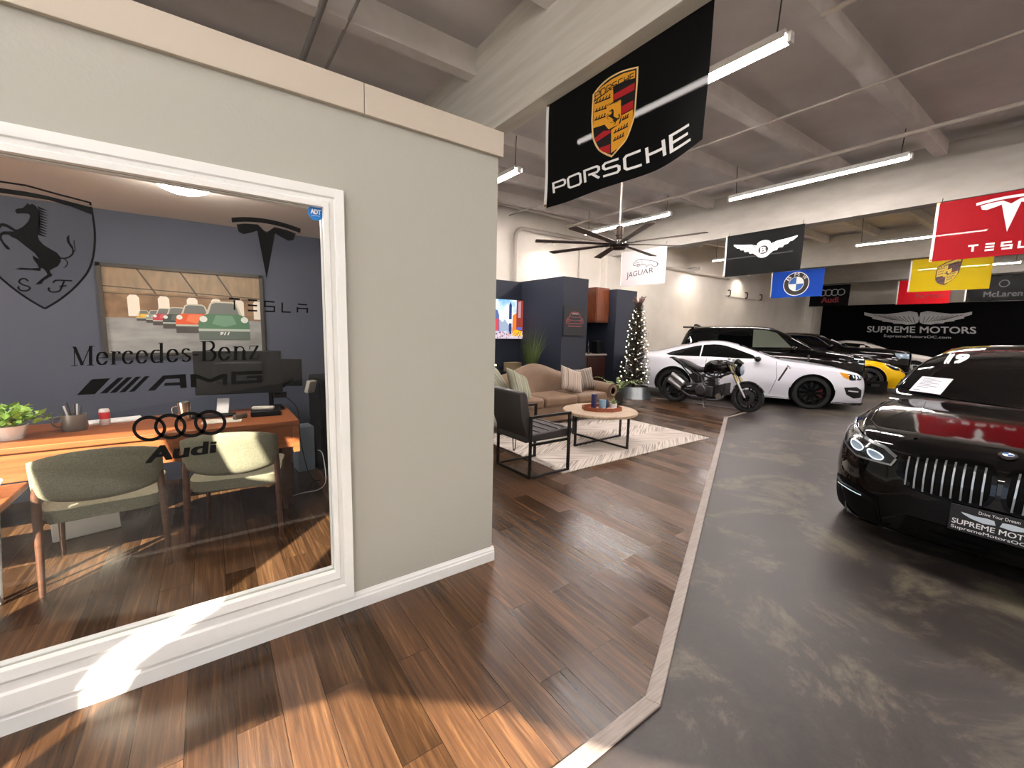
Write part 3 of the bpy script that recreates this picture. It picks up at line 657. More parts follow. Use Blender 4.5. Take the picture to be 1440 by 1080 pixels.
# --- the flags
def crest(t, F, M0, red, black, gold, lift=.004, lineCol=None):
    """shield crest traced in a 720x1080 box; M0 maps box -> (u, v)."""
    ol = sp2([(90, 380), (160, 290), (260, 205), (400, 135), (560, 95)], 4)+[(555, 250), (540, 420)]+sp2([(540, 420), (525, 560), (500, 660), (430, 830), (350, 930), (280, 1015)], 4)+sp2([(280, 1015), (210, 985), (150, 945), (110, 880), (85, 800), (75, 640)], 4)+[(82, 500)]
    q = lambda L: [M0(*p) for p in L]
    Art().poly(q(ol)).build('crest_border', gold[1], t, F, lift, .06)
    cx, cy = 315, 560; inn = [(cx+(x-cx)*.93, cy+(y-cy)*.955) for x, y in ol]
    Art().poly(q(inn)).build('crest_ground', black, t, F, lift+.001, .06)
    cx2 = lambda k: [(cx+(x-cx)*k, cy+(y-cy)*(k+.02)) for x, y in ol]
    a = Art()
    a.poly(q([(105, 385), (180, 305), (290, 225), (410, 165), (530, 135), (527, 215), (420, 240), (300, 300), (200, 370), (105, 440)]))  # name band
    a.poly(q([(105, 455), (300, 308), (300, 455), (225, 500), (215, 680), (95, 720)])); a.poly(q([(385, 588), (503, 530), (495, 650), (420, 830), (345, 920), (275, 970), (275, 735), (370, 665)]))
    a.build('crest_fields', gold[0], t, F, lift+.002, .06)
    for bar in ([(305, 378), (525, 262), (522, 335), (308, 440)], [(388, 498), (510, 436), (505, 520), (384, 578)], [(112, 822), (200, 745), (270, 740), (272, 762), (130, 862)], [(152, 925), (268, 878), (268, 975), (200, 962)]):
        Art().poly(q(bar)).build('crest_bar', red, t, F, lift+.003, .06)
    a = Art().poly(q([(225, 500), (380, 432), (378, 600), (350, 680), (250, 730), (215, 690)])); a.build('crest_centre', gold[0], t, F, lift+.0035, .06)
    a = Art()
    for (x, y, n, dx, dy) in ((115, 470, 5, 32, -14), (112, 555, 4, 30, -12), (110, 640, 4, 28, -12), (385, 640, 3, 24, -14), (300, 770, 5, 30, -16), (295, 850, 4, 28, -16)):
        a.stroke(q([(x, y), (x+dx*n, y+dy*n+8)]), abs(M0(8, 0)[0]-M0(0, 0)[0]))
        for k in range(n): a.stroke(q([(x+dx*(k+.4), y+dy*(k+.4)), (x+dx*(k+.9), y+dy*(k+.9)-26)]), abs(M0(9, 0)[0]-M0(0, 0)[0]))
    hs = lambda x, y: M0(232+(x+10)*.245, 520+(y-235)*.285+ (300-x)*.06)
    a.poly([hs(x, y) for x, y in HORSE]); a.stroke([hs(*p) for p in [(432, 632), (505, 622), (522, 556), (500, 470)]], abs(M0(10, 0)[0]-M0(0, 0)[0]))
    w_ = abs(M0(9, 0)[0]-M0(0, 0)[0]); b = Art(); porsche_word(b, 0, 0, 400, 62, 9)
    b.xf(lambda x, y: M0(118+x*1.0, 432-y*1.05-x*.62+ (x*x)*.00027)); a.loops += b.loops
    st = Art().text('STUTTGART', 240, 0, 365, 22, .0); st.xf(lambda x, y: M0(x, 498-y-(x-240)*.35)); a.loops += st.loops
    a.build('crest_print', black, t, F, lift+.0045, .06)
M_RED = mat('red print', 'b01a22', .5); M_BLK = mat('black print', '0e0e10', .5); M_GOLD = mat('gold print', 'e3a028', .5); M_GOLD2 = mat('pale gold print', 'e8c486', .5)
t, F, wd, h = flag('large black flag with gold shield crest and white PORSCHE lettering', 2.59, 3.12, 1.585, 3.525, .90, '08090a', .0022, (.012, 1.3, .3), .13, sl=0, tie=0)
fm = lambda x, y: (lambda p: (3.12-p.y, p.z-(3.525-.9)))(atx(x, y, 2.585))
crest(t, F, lambda x, y: fm(820+x/7.2, 80+y/7.2), M_RED, M_BLK, (M_GOLD, M_GOLD2))
a = Art(); porsche_word(a, 0, 0, 8.2, 1, .17)
wl = [fm(777, 271), fm(972, 209)]; wt = [fm(776, 257), fm(970, 184)]
a.xf(lambda x, y: tuple((wl[0][k]*(1-x/8.2)+wl[1][k]*x/8.2)*(1-y)+(wt[0][k]*(1-x/8.2)+wt[1][k]*x/8.2)*y for k in (0, 1)))
a.build('lettering', M_PW, t, F, .004, .06)
# white flag with leaping cat
t, F, wd, h = flag('white flag with a leaping cat over the word JAGUAR', 9.66, 8.17, 6.72, 3.78, .98, 'd0cacc', .004, (.04, 2.6, .5), None, .05)
P = lambda x, y: (.02+(x-740)/285*1.42, .04+(975-y)/215*.93)
cat = [(820,845),(835,830),(860,818),(885,820),(900,828),(930,835),(960,848),(985,862),(975,872),(955,866),(935,862),(915,866),(895,858),(868,852),(850,860),(856,848),(872,842),(850,848),(830,852)]
cat = [(818,843),(832,828),(858,816),(882,818),(905,826),(935,835),(962,846),(975,860),(968,876),(952,872),(930,858),(912,868),(905,858),(880,852),(852,862),(848,855),(870,846),(845,850),(826,852)]
a = Art(); a.stroke([P(*p) for p in sp2(cat, 3, True)], .016, True); a.stroke([P(*p) for p in ((872, 820), (880, 838), (884, 850))], .012); a.stroke([P(*p) for p in ((832, 838), (850, 836), (862, 840))], .012)
a.stroke([P(*p) for p in sp2([(968, 850), (978, 862), (972, 874)], 3)], .02)
a.text('JAGUAR', 0, 0, 1, 1, .0, 0, quad=(P(772, 893), P(955, 878), P(952, 920), P(770, 942)))
a.build('emblem_print', mat('dark grey print', '2b3038', .5), t, F, .004, .08)
# black winged flag
def wings(a, fx, n=7, L=.5, H=.16):
    for s in (-1, 1):
        top = [(s*.10, .10), (s*.2, .135), (s*.34, .15), (s*.48, .175)]
        bot = [(s*.48, .155), (s*.42, .10), (s*.38, .095), (s*.36, .06), (s*.31, .055), (s*.29, .02), (s*.23, .02), (s*.21, -.015), (s*.15, -.02), (s*.12, -.05), (s*.08, -.06)]
        p = [fx(*q) for q in top+bot]
        a.poly(p if s > 0 else p[::-1])
t, F, wd, h = flag('black flag with white winged letter B hanging from the second beam', 9.68, 5.18, 3.63, 3.72, .90, '08090a', .0004, (.02, 1.6, .2))
P = lambda x, y: ((x-195)/685*1.55, (.90*(1-(y-215+(x-195)*.145)/350)))
fb = lambda x, y: (.80+x*1.32, .475+y*1.25+x*.0)
a = Art(); wings(a, fb); a.disc(fb(0, .0), .145, 32, 1.1, .95); a.disc(fb(0, .11), .12, 24, 1.2, .7); a.build('wing_emblem', M_PW, t, F, .004, .08)
Art().disc(fb(0, .02), .088, 28, 1.15, .98).build('emblem_disc', M_BLK, t, F, .006, .08); a = Art()
for s in (-1, 1):
    for k in range(5): a.stroke([fb(s*(.15+.055*k), .10+.008*k), fb(s*(.17+.05*k), .03+.018*k)], .008)
    a.stroke([fb(*p) for p in sp2([(s*.09, .05), (s*.13, .09), (s*.17, .12)], 3)], .008)
a.build('feather_lines', M_BLK, t, F, .006, .08)
c = fb(0, .02); Art().text('B', c[0]-.05, c[1]-.055, c[0]+.05, c[1]+.055, .03).build('lettering', M_PW, t, F, .008, .08)
# blue roundel flag
t, F, wd, h = flag('blue flag with a black ringed roundel in quarters, behind the winged flag', 16.86, 7.22, 5.6, 3.80, .92, '1247b4', .002, (.03, 1.5, .4))
c = (.80, .46); R_ = .41
Art().disc(c, R_).build('roundel_rim', M_PW, t, F, .004, .1); Art().disc(c, R_*.94).build('roundel_ring', M_BLK, t, F, .006, .1); Art().disc(c, R_*.60).build('roundel_centre', M_PW, t, F, .008, .1)
a = Art()
for q in (1, 3): a.poly([c]+[(c[0]+R_*.56*math.cos(q*PI/2+k*PI/16), c[1]+R_*.56*math.sin(q*PI/2+k*PI/16)) for k in range(9)])
a.build('roundel_quarters', mat('roundel blue', '1b5fb4', .5), t, F, .010, .1)
a = Art()
for ch, an in (('B', 140), ('M', 90), ('W', 40)):
    r = math.radians(an-90); cc = (c[0]+R_*.77*math.cos(math.radians(an)), c[1]+R_*.77*math.sin(math.radians(an)))
    b = Art().text(ch, -.075, -.055, .075, .07); b.xf(lambda x, y: (cc[0]+x*math.cos(r)-y*math.sin(r), cc[1]+x*math.sin(r)+y*math.cos(r))); a.loops += b.loops
a.build('lettering', M_PW, t, F, .010, .1)
# black flag with four rings
t, F, wd, h = flag('black flag with four grey rings and red word Audi near the far corner', 22.8, 8.06, 6.55, 3.82, .92, '0a0a0b', .0005, (.03, 1.5, .1))
a = Art()
for k in range(4): a.ring((.49+k*.235, .60), .115, .15, 28)
a.build('ring_emblem', mat('grey print', '9ba09e', .5), t, F, .005)
Art().text('Audi', .48, .16, 1.12, .40, .03).build('lettering', mat('dull red print', '8c2a33', .5), t, F, .005)
# red T flag
t, F, wd, h = flag('big red flag with white T emblem at the right edge of the photo', 9.68, 1.75, .2, 3.69, .92, '980f1a', .004, (.015, 1.2, .3))
a = Art(); tesla_T(a, lambda x, y: (.775+x*.72, .86+y*.56)); a.build('emblem', M_PW, t, F, .005, .08)
a = Art(); tesla_word(a, .40, .10, 1.16, .19, .026); a.build('lettering', M_PW, t, F, .005, .08)
# yellow crest flag
t, F, wd, h = flag('yellow flag with a dark shield crest below the big red flag', 16.86, 3.44, 1.84, 3.80, .92, 'cbb009', .006, (.015, 1.4, .2))
crest(t, F, lambda x, y: (.53+(x-75)/485*.5, .15+(1015-y)/920*.72), mat('crest maroon', '5e1a1c', .5), mat('crest dark', '2a1a10', .5), (mat('crest yellow', 'd8b422', .5), mat('crest edge', '4a3210', .5)))
# red flag behind yellow one, and a dark flag on the right
t, F, wd, h = flag('plain red flag partly hidden behind the yellow flag', 22.8, 4.96, 3.45, 3.84, .95, 'b0101c', .002, (.03, 1.5, .1))
Art().text('Ferrari', .55, .22, 1.35, .40, .01).build('lettering', mat('dark red print', '6d0c14', .5), t, F, .005)
t, F, wd, h = flag('dark flag at far right, past the yellow flag', 22.8, 3.05, 1.5, 3.84, .92, '0a0a0b', .0005, (.03, 1.4, .5))
Art().ring((.9, .6), .10, .13, 24).text('McLaren', .45, .15, 1.35, .34, .02).build('lettering', mat('dim grey print', '252629', .5), t, F, .005)
# ------------------------------------------------------------------ wall sign
SX = 25.9
sg = thing('wall_sign', 'black wall panel with white wings and SUPREME MOTORS lettering', 'sign', (SX, 4.6, 0))
MB().box((-.05, -8.5, 0), (.1, 3.9, 3.1)).build('panel', M_BLACKW, sg)
SFp = lambda x, y, l: Vector((SX-.052-l, 0, 0))+Vector((0, x, y))-Vector((SX, 4.6, 0))
sm = lambda x, y: (lambda p: (p.y, p.z))(atx(x, y, SX-.06))
w8 = lambda x, y: sm(1120+x/4.5, 400+y/4.5)
for s in (-1, 1):
    a = Art()
    wg = [(775, 215), (785, 178), (830, 168), (900, 178), (980, 186), (1060, 182), (1112, 172), (1110, 190), (1060, 206), (1062, 214), (1000, 226), (1000, 232), (940, 238), (930, 246), (880, 248), (850, 254), (800, 250), (780, 240)]
    wgl = [(775-(x-775)*1.03, y+.02*(775-x)*0+(x-775)*.012) for x, y in wg]
    a.poly([w8(*p) for p in (wg if s > 0 else wgl)]); a.build('wing', mat('silver sign lettering', 'c9c9c9', .5), sg, SFp, .004)
    a = Art()
    for k in range(9):
        x0, y0, x1, y1 = 800+k*9, 238-k*2, 812+k*28, 205-k*1.5
        f = (lambda x, y: (x, y)) if s > 0 else (lambda x, y: (775-(x-775)*1.03, y))
        a.stroke([w8(*f(x0+k*8, y0+6-k*.5)), w8(*f(x1+k*2, y1))], .018)
    a.build('feather_line', M_BLACKW, sg, SFp, .006)
Art().text('SUPREME MOTORS', 0, 0, 1, 1, .012, 0, quad=(w8(450, 264), w8(1136, 269), w8(1136, 312), w8(446, 302))).build('lettering', MATS['silver sign lettering'], sg, SFp, .004)
Art().text('SupremeMotorsOC.com', 0, 0, 1, 1, .006, 0, quad=(w8(553, 316), w8(978, 328), w8(978, 348), w8(551, 338))).build('lettering', MATS['silver sign lettering'], sg, SFp, .004)
# ------------------------------------------------------------------ ceiling fan, pipes
fx, fy, fzz = 5.0, 4.30, 2.80
fan = thing('ceiling_fan', 'bronze ceiling fan with long narrow blades above the lounge', 'fan', (fx, fy, fzz))
M_BRZ = mat('oil rubbed bronze', '3a302b', .35, .8); M_ROD = mat('pale down rod', 'b4aca6', .5)
MB().tube([(0, 0, .2), (0, 0, zc(fx)-fzz)], .016, 10).build('down_rod', M_ROD, fan, smooth=True)
MB().lathe([(.0, .26), (.055, .25), (.06, .12), (.05, .11), (.05, .05), (.13, .04), (.145, .0), (.14, -.03), (.10, -.045), (.10, -.065), (.08, -.08), (.0, -.085)], n=28).build('motor_housing', M_BRZ, fan, smooth=35)
MB().lathe([(.102, -.02), (.15, -.02), (.15, .03), (.102, .03)], n=28, closed=True).build('trim_ring', mat('chrome', 'cfcfcf', .12, 1), fan, smooth=30)
for k in range(8):
    M = rot('Z', PI/4*k+.22) @ T(0, 0, .0) @ rot('X', .12)
    mb = MB().box((.12, -.045, -.004), (.32, .045, .004), M); o = MB()
    o.prism([(.28, -.045), (1.22, -.065), (1.24, -.05), (1.24, .05), (1.22, .065), (.28, .045)], lambda u, v, w_: M @ Vector((u, v, w_)), .008)
    b = o.build('blade', mat('bronze blade', '54473f', .45), fan); mb.build('blade_arm', M_BRZ, b)
def pipe(name, label, pts, r, m=None, cat='pipe', rings=None):
    base = Vector(pts[0]); t = MB().tube([Vector(p)-base for p in pts], r, 10).build(name, m or MATS['white_pipe'], None, smooth=True); t.location = base
    return tag(t, label, cat)
MATS['white_pipe'] = mat('painted pipe', 'b7afa6', .6)
def bend(pts, r=.15, n=5):
    out = [Vector(pts[0])]
    for a, b, c in zip(pts[:-2], pts[1:-1], pts[2:]):
        a, b, c = map(Vector, (a, b, c)); d1 = (a-b).normalized()*r; d2 = (c-b).normalized()*r
        for k in range(n+1):
            s = k/n; out.append((b+d1)*(1-s)**2+b*2*s*(1-s)+(b+d2)*s*s)
    return out+[Vector(pts[-1])]
pipe('sprinkler_pipe', 'pale sprinkler pipe running above the long middle tube light', [(7.8, -8.8, 4.24), (7.8, 8.5, 4.24)], .03)
pipe('sprinkler_pipe', 'thin pipe under the ceiling crossing between the first two beams', [(6.1, -8.8, 4.27), (6.1, 8.7, 4.27)], .014)
pipe('conduit', 'thin conduit along the ceiling beyond the nearest tube light', [(4.14, -8.8, 4.06), (4.14, 1.6, 4.06)], .022)
pipe('conduit', 'left of two grey conduits rising behind the office wall top', [(.93, -6.5, 4.18), (.93, 8.7, 4.18)], .028, mat('grey conduit', '8d8a86', .45))
pipe('conduit', 'right, thinner of two grey conduits rising behind the office wall top', [(1.16, -6.5, 4.18), (1.16, 8.7, 4.18)], .014, MATS['grey conduit'])
pipe('wall_conduit', 'white bent pipe high on the cream wall left of the fan', bend([(6.35, 8.78, .03), (6.35, 8.78, 4.05), (9.5, 8.78, 4.05)], .3), .05)
pipe('wall_conduit', 'thin pipe below the ceiling along the cream wall, behind the white flag', [(10.2, 8.80, 3.7), (16.8, 8.80, 3.7)], .05)
pipe('wall_conduit', 'thin upright pipe on the cream wall above the navy partition', [(8.6, 8.80, 2.4), (8.6, 8.80, 3.85)], .018)
pipe('sprinkler_pipe', 'ceiling pipe close to the left wall, above the bent pipe', [(3, 8.3, 4.36), (9.7, 8.3, 4.36)], .04)
rk = thing('hook_rail', 'small rail with three dark hooks on the cream wall by the blue flag', 'hook rail', (18.3, 8.83, 3.05))
MB().box((-1.5, -.02, -.02), (1.5, .03, .02)).build('rail', M_CREAM, rk)
for x in (-1.4, 0, 1.3): MB().tube(bend([(x, 0, .22), (x, -.10, .22), (x, -.10, 0), (x, .0, 0)], .04), .022, 6).build('hook', M_BLK, rk)
o = MB().box((-.045, -.03, 0), (.045, .03, .035)).build('mounting_block', mat('ivory plastic', 'd8d6c2', .5), None, bevel=.004); o.location = (1.29, 2.22, 2.625); tag(o, 'small ivory block lying on top of the office wall end', 'block')
o = MB().box((-.05, -.02, 0), (.05, .02, .008)).build('wood_scrap', M_COPING, None); o.location = (1.16, 2.2, 2.625); o.rotation_euler = (0, 0, .1); tag(o, 'flat offcut on top of the office wall beside the ivory block', 'offcut')
# --- security box by storefront not seen
# ------------------------------------------------------------------ office contents
M_DESK = mat('oiled walnut desk', '9a5a33', .4, noise=(5, '7d4526', (.5, 8, 8)))
M_LEG = mat('dark walnut', '5b3a2a', .4, noise=(6, '492d20', (1, 1, 8))); M_FAB = mat('olive grey upholstery', '6c6a58', .95, bump=(240, .3), noise=(120, '7d7b69'))
dk = thing('office_desk', 'long warm wood desk inside the office behind the window', 'desk', (0, 0, 0))
DX0, DX1, DY0, DY1, DZ = -3.2, .56, 3.72, 4.48, .735
MB().box((DX0, DY0, DZ-.04), (DX1, DY1, DZ)).build('desk_top', M_DESK, dk, bevel=.006)
MB().box((DX0+.05, DY0+.02, DZ-.22), (DX1-.05, DY0+.045, DZ-.04)).build('apron', M_DESK, dk, bevel=.002)
MB().box((DX1-.05, DY0, DZ-.26), (DX1-.004, DY1, DZ-.04)).build('side_panel', M_DESK, dk, bevel=.002)
MB().box((DX0+.05, DY1-.05, DZ-.22), (DX1-.05, DY1-.02, DZ-.04)).build('back_rail', M_DESK, dk)
for x, y in ((DX1-.09, DY0+.1), (DX1-.09, DY1-.1), (-1.65, DY1-.1), (-3.1, DY0+.1)): MB().box((x-.028, y-.028, 0), (x+.028, y+.028, DZ-.05)).build('leg', M_LEG, dk, bevel=.003)
def office_chair(label, x, y, rz):
    t = thing('guest_chair', label, 'chair', (x, y, 0), rz, 'guest chairs')
    # front is +y; back to the viewer
    n = 16; R_ = .62
    prof = []
    for i in range(n+1):
        a = (i/n-.5)*1.0; prof.append((R_*math.sin(a)*.92, -.28-(R_*math.cos(a)-R_)*(-1)*.0 + (1-math.cos(a))*R_*.9))
    vs = []; fs = []
    m = 10
    def pt(i, j, side):
        bx, by = prof[i]; u = abs(i/n-.5)*2; zt = .80-.05*u**2.2; zb = .50+.045*u**2.5; k = j/m
        z = zb+(zt-zb)*k; lean = -.05*k
        edge = min(1, (1-u)*6+.25)*min(1, min(k, 1-k)*6+.25)
        d = .028*edge
        nx = bx/ R_; ny = -1
        l = math.hypot(nx, ny)
        return Vector((bx+side*d*nx/l*.6, by+lean+side*d*ny/l, z))
    for side in (1, -1): vs += [pt(i, j, side) for i in range(n+1) for j in range(m+1)]
    o = (n+1)*(m+1); g = lambda i, j, s: s*o+i*(m+1)+j
    for i in range(n):
        for j in range(m): fs += [(g(i,j,0), g(i+1,j,0), g(i+1,j+1,0), g(i,j+1,0)), (g(i,j,1), g(i,j+1,1), g(i+1,j+1,1), g(i+1,j,1))]
    for i in range(n): fs += [(g(i,0,0), g(i,0,1), g(i+1,0,1), g(i+1,0,0)), (g(i,m,0), g(i+1,m,0), g(i+1,m,1), g(i,m,1))]
    for j in range(m): fs += [(g(0,j,0), g(0,j+1,0), g(0,j+1,1), g(0,j,1)), (g(n,j,0), g(n,j,1), g(n,j+1,1), g(n,j+1,0))]
    MB().add(vs, fs).build('backrest', M_FAB, t, smooth=60)
    MB().prism(sp2([(-.24, -.2), (0, -.22), (.24, -.2), (.27, .05), (.25, .24), (0, .26), (-.25, .24), (-.27, .05)], 4, True), lambda u, v, w_: Vector((u, v, .40+w_-.02*(v<0))), .075).build('seat', M_FAB, t, bevel=.02, segs=3)
    MB().box((-.23, -.19, .37), (.23, .2, .40)).build('seat_frame', M_LEG, t)
    for sx in (-1, 1):
        MB().tube([(sx*.27, -.28, 0), (sx*.262, -.245, .40), (sx*.258, -.235, .56), (sx*.25, -.235, .64)], [.013, .02, .02, .014], 10).build('leg', M_LEG, t, smooth=True)
        MB().tube([(sx*.26, .24, 0), (sx*.24, .2, .40)], [.012, .018], 10).build('leg', M_LEG, t, smooth=True)
        MB().tube([(sx*.245, .2, .385), (sx*.258, -.235, .385)], .013, 8).build('side_rail', M_LEG, t, smooth=True)
    return t
office_chair('left of two curved-back guest chairs at the office desk, mostly in shade', -.56, 3.48, .06)
office_chair('right of two curved-back guest chairs, its back half lit by the sun', .13, 3.55, -.20)
# framed picture: row of small vintage coupes in a hall (generic)
PX0, PX1, PZ0, PZ1, PYY = -.74, .465, 1.195, 1.99, 4.985
pic = thing('framed_picture', 'framed picture of a row of colourful old coupes on the office wall', 'picture', (0, PYY, 0))
mb = MB()
for a_, b_ in (((PX0, -.03, PZ0), (PX1, .012, PZ0+.03)), ((PX0, -.03, PZ1-.03), (PX1, .012, PZ1)), ((PX0, -.03, PZ0), (PX0+.03, .012, PZ1)), ((PX1-.03, -.03, PZ0), (PX1, .012, PZ1))): mb.box(a_, b_)
mb.build('frame', mat('dark picture frame', '3b3732', .5), pic)
pw, ph = PX1-PX0-.06, PZ1-PZ0-.06
PF = lambda u, v, l: Vector((PX0+.03+u*pw, -.006-l, PZ0+.03+v*ph))
def pcol(c): return mat('print '+c, c, .45)
cw = MB(); 
Art().poly([(0, 0), (1, 0), (1, 1), (0, 1)]).build('print_floor', mat('print floor', 'a4a4a2', .45, noise=(4, '868684', (1, 1, 3))), pic, PF, 0)
Art().poly([(0, .42), (1, .42), (1, 1), (0, 1)]).build('print_wall', mat('print wall', '9a7a58', .45, noise=(9, '77593f')), pic, PF, .0008)
Art().poly([(0, .72), (1, .72), (1, 1), (0, 1)]).build('print_ceiling', mat('print roof', '8a7860', .45, noise=(7, 'a4886a', (3, 1, 1))), pic, PF, .0012)
a = Art()
for x in (.13, .31, .49, .65, .81, .95): a.poly([(x, .44), (x+.07, .44), (x+.07, .66), (x+.05, .70), (x+.02, .70), (x, .66)])
a.build('print_windows', pcol('efe6d8'), pic, PF, .0016)
a = Art()
for x in (.30, .56, .8): a.stroke([(x, .72), (x-.1, 1)], .012)
a.stroke([(0, .78), (1, .72)], .012); a.stroke([(0, .70), (1, .69)], .01); a.build('print_beams', pcol('4d4235'), pic, PF, .0018)
for i, (cx, cy, s, c) in enumerate(((.22, .44, .09, 'd8a72a'), (.285, .43, .11, '8d958f'), (.345, .425, .15, 'c23a48'), (.425, .41, .19, '3c4443'), (.54, .40, .26, 'e2592a'), (.735, .37, .36, '4d7a5c'))):
    L_ = .002+.0006*i
    body = [(-.5, -.35), (-.5, 0), (-.46, .18), (-.3, .25), (.3, .25), (.46, .18), (.5, 0), (.5, -.35)]
    Art().poly([(cx+x*s, cy+y*s*1.4) for x, y in [(-.36, .22), (-.26, .52), (-.18, .58), (.18, .58), (.26, .52), (.36, .22)]]).build('print_cabin', pcol('c8c2ae'), pic, PF, L_)
    Art().poly([(cx+x*s, cy+y*s*1.4) for x, y in body]).build('print_car', pcol(c), pic, PF, L_+.0002)
    Art().poly([(cx+x*s, cy+y*s*1.4) for x, y in [(-.30, .25), (-.23, .50), (-.16, .54), (.16, .54), (.23, .50), (.30, .25)]]).build('print_windscreen', pcol('6f7470'), pic, PF, L_+.0001)
    Art().poly([(cx+x*s, cy+y*s*1.4) for x, y in [(-.24, .0), (-.16, .22), (.16, .22), (.24, .0), (0, -.08)]]).build('print_bonnet', pcol({'d8a72a': 'e6bd4c', '8d958f': 'a5aca6', 'c23a48': 'd4606a', '3c4443': '57605f', 'e2592a': 'ee7b4c', '4d7a5c': '6c967a'}[c]), pic, PF, L_+.0003)
    Art().poly([(cx+x*s, cy+y*s*1.4) for x, y in [(-.5, -.19), (.5, -.19), (.5, -.13), (-.5, -.13)]]).build('print_chrome', pcol('b9c2b8'), pic, PF, L_+.00045)
    a = Art()
    for sx in (-1, 1): a.disc((cx+sx*.4*s, cy+.16*s), .075*s, 14, 1, 1.5)
    a.build('print_headlamp', pcol('dfe3dc'), pic, PF, L_+.0004)
    Art().poly([(cx+x*s, cy+y*s*1.4) for x, y in [(-.5, -.42), (.5, -.42), (.5, -.18), (-.5, -.18)]]).build('print_bumper', pcol('5f6b63' if i == 5 else '44413d'), pic, PF, L_+.0003)
Art().text('911', .70, .225, .765, .265, .02, .3).build('print_plate', pcol('f2f2f2'), pic, PF, .006)
# ceiling lamp
lp = thing('ceiling_lamp', 'round flush white ceiling lamp inside the office', 'lamp', (-.08, 3.62, 2.43))
MB().lathe([(.0, -.085), (.08, -.08), (.13, -.06), (.155, -.03), (.16, -.01)], n=28).build('diffuser', emis('office lamp glow', 'fff2e6', 85), lp, smooth=True); MB().lathe([(.16, -.015), (.175, -.012), (.175, 0), (.0, 0)], n=28).build('base', M_WHITE, lp, smooth=30)
fill_lamp = dup(lp, (-2.2, 3.62, 2.43), 0, 'added round ceiling lamp, unseen beyond the left edge, brightening the office')  # extra lamp out of view, added to brighten the office
# monitors
M_PLA = mat('black plastic', '0b0c0e', .5, spec=.2); M_SCR = mat('dark screen back', '1a1b1c', .5)
def bx(name, label, cat, loc, size, m, rz=0, bevel=.004, rx=0):
    o = MB().box((-size[0]/2, -size[1]/2, 0), (size[0]/2, size[1]/2, size[2])).build(name, m, None, bevel=bevel); o.location = loc; o.rotation_euler = (rx, 0, rz)
    return tag(o, label, cat)
mo = thing('computer_monitor', 'big dark monitor seen from behind on a clamp arm over the desk', 'monitor', (.22, 4.3, 0), -.12)
MB().box((-.34, -.02, .90), (.30, .025, 1.27)).build('screen_housing', M_PLA, mo, bevel=.008); MB().box((-.2, -.05, 1.0), (.16, -.02, 1.18)).build('back_bulge', M_PLA, mo, bevel=.02)
mp = thing('monitor_arm', 'black twin monitor arm standing on the right end of the desk', 'monitor arm', (.43, 4.34, DZ))
MB().tube([(0, 0, .03), (0, 0, .42)], .02, 10).build('post', M_PLA, mp, smooth=True); MB().box((-.09, -.08, 0), (.09, .08, .03)).build('clamp', M_PLA, mp, bevel=.004)
MB().tube([(0, -.03, .30), (-.12, -.02, .32), (-.2, -.02, .34)], .017, 8).build('arm', M_PLA, mp, smooth=True); MB().tube([(.0, 0, .16), (.1, .04, .2), (.2, .06, .26)], .017, 8).build('arm', M_PLA, mp, smooth=True)
MB().tube([(.02, -.03, .13), (.12, -.03, .13)], .026, 10).build('tension_knob', M_PLA, mp, smooth=True)
m2 = thing('computer_monitor', 'second monitor turned away behind the black monitor arm', 'monitor', (.60, 4.5, 0), -.5)
MB().box((-.18, -.015, .92), (.12, .02, 1.18)).build('screen_housing', M_PLA, m2, bevel=.006)
# desk clutter
tm = thing('travel_tumbler', 'brushed steel tumbler on the desk left of the monitor', 'tumbler', (-.19, 4.12, DZ))
MB().lathe([(0, 0), (.036, 0), (.046, .15), (.043, .152), (.03, .02), (0, .02)], n=24).build('cup', mat('brushed steel', 'b9b4ab', .25, 1), tm, smooth=40); MB().tube(bend([(-.04, 0, .12), (-.075, 0, .115), (-.07, 0, .04), (-.036, 0, .045)], .02), .005, 8).build('handle', MATS['brushed steel'], tm)
pm = thing('pen_mug', 'grey metal mug full of pens on the desk', 'mug', (-.80, 4.12, DZ))
MB().lathe([(0, 0), (.062, 0), (.066, .01), (.066, .115), (.06, .115), (.06, .02), (0, .02)], n=24).build('mug_body', mat('grey enamel', '767470', .45, .3), pm, smooth=40)
MB().tube(bend([(-.06, 0, .1), (-.105, 0, .1), (-.105, 0, .03), (-.06, 0, .03)], .03), .007, 8).build('handle', MATS['grey enamel'], pm)
for k in range(6):
    an = k*1.05; 
    o = MB().tube([(.02*math.cos(an), .02*math.sin(an), .03), (.05*math.cos(an)-.01, .05*math.sin(an), .17+.01*(k % 3))], .0055, 8).build('pen', mat('pen %d' % (k % 3), ('3a4250', 'd9dadc', '222428')[k % 3], .35), None, smooth=True); o.location = (-.80, 4.12, DZ); tag(o, ['dark pen leaning left in the grey mug', 'pale pen at the back of the grey mug', 'black pen at the back of the grey mug', 'slate pen leaning to the left edge of the grey mug', 'white pen leaning forward in the grey mug', 'black pen leaning right in the grey mug'][k], 'pen', 'pens in the grey mug')
cn = thing('drink_can', 'white and red drink can beside the pen mug', 'can', (-.66, 4.22, DZ))
MB().lathe([(0, 0), (.024, 0), (.031, .01), (.031, .11), (.025, .122), (0, .12)], n=20).build('can_body', mat('white can', 'e8e4e2', .3, .2), cn, smooth=40); MB().lathe([(.0314, .05), (.0314, .10)], n=20).build('can_label', mat('red can label', 'c8323a', .4), cn, smooth=True)
bx('paper_stack', 'loose white papers on the desk behind the can', 'paper', (-.62, 4.36, DZ), (.3, .16, .012), M_PW, .2, .001)
bx('paper_sheet', 'printed paper sheet on the desk under the monitor', 'paper', (.05, 3.98, DZ), (.26, .17, .003), mat('printed page', 'd9d3c6', .7, noise=(60, 'bdb6a8', (1, 5, 1))), -.12, 0)
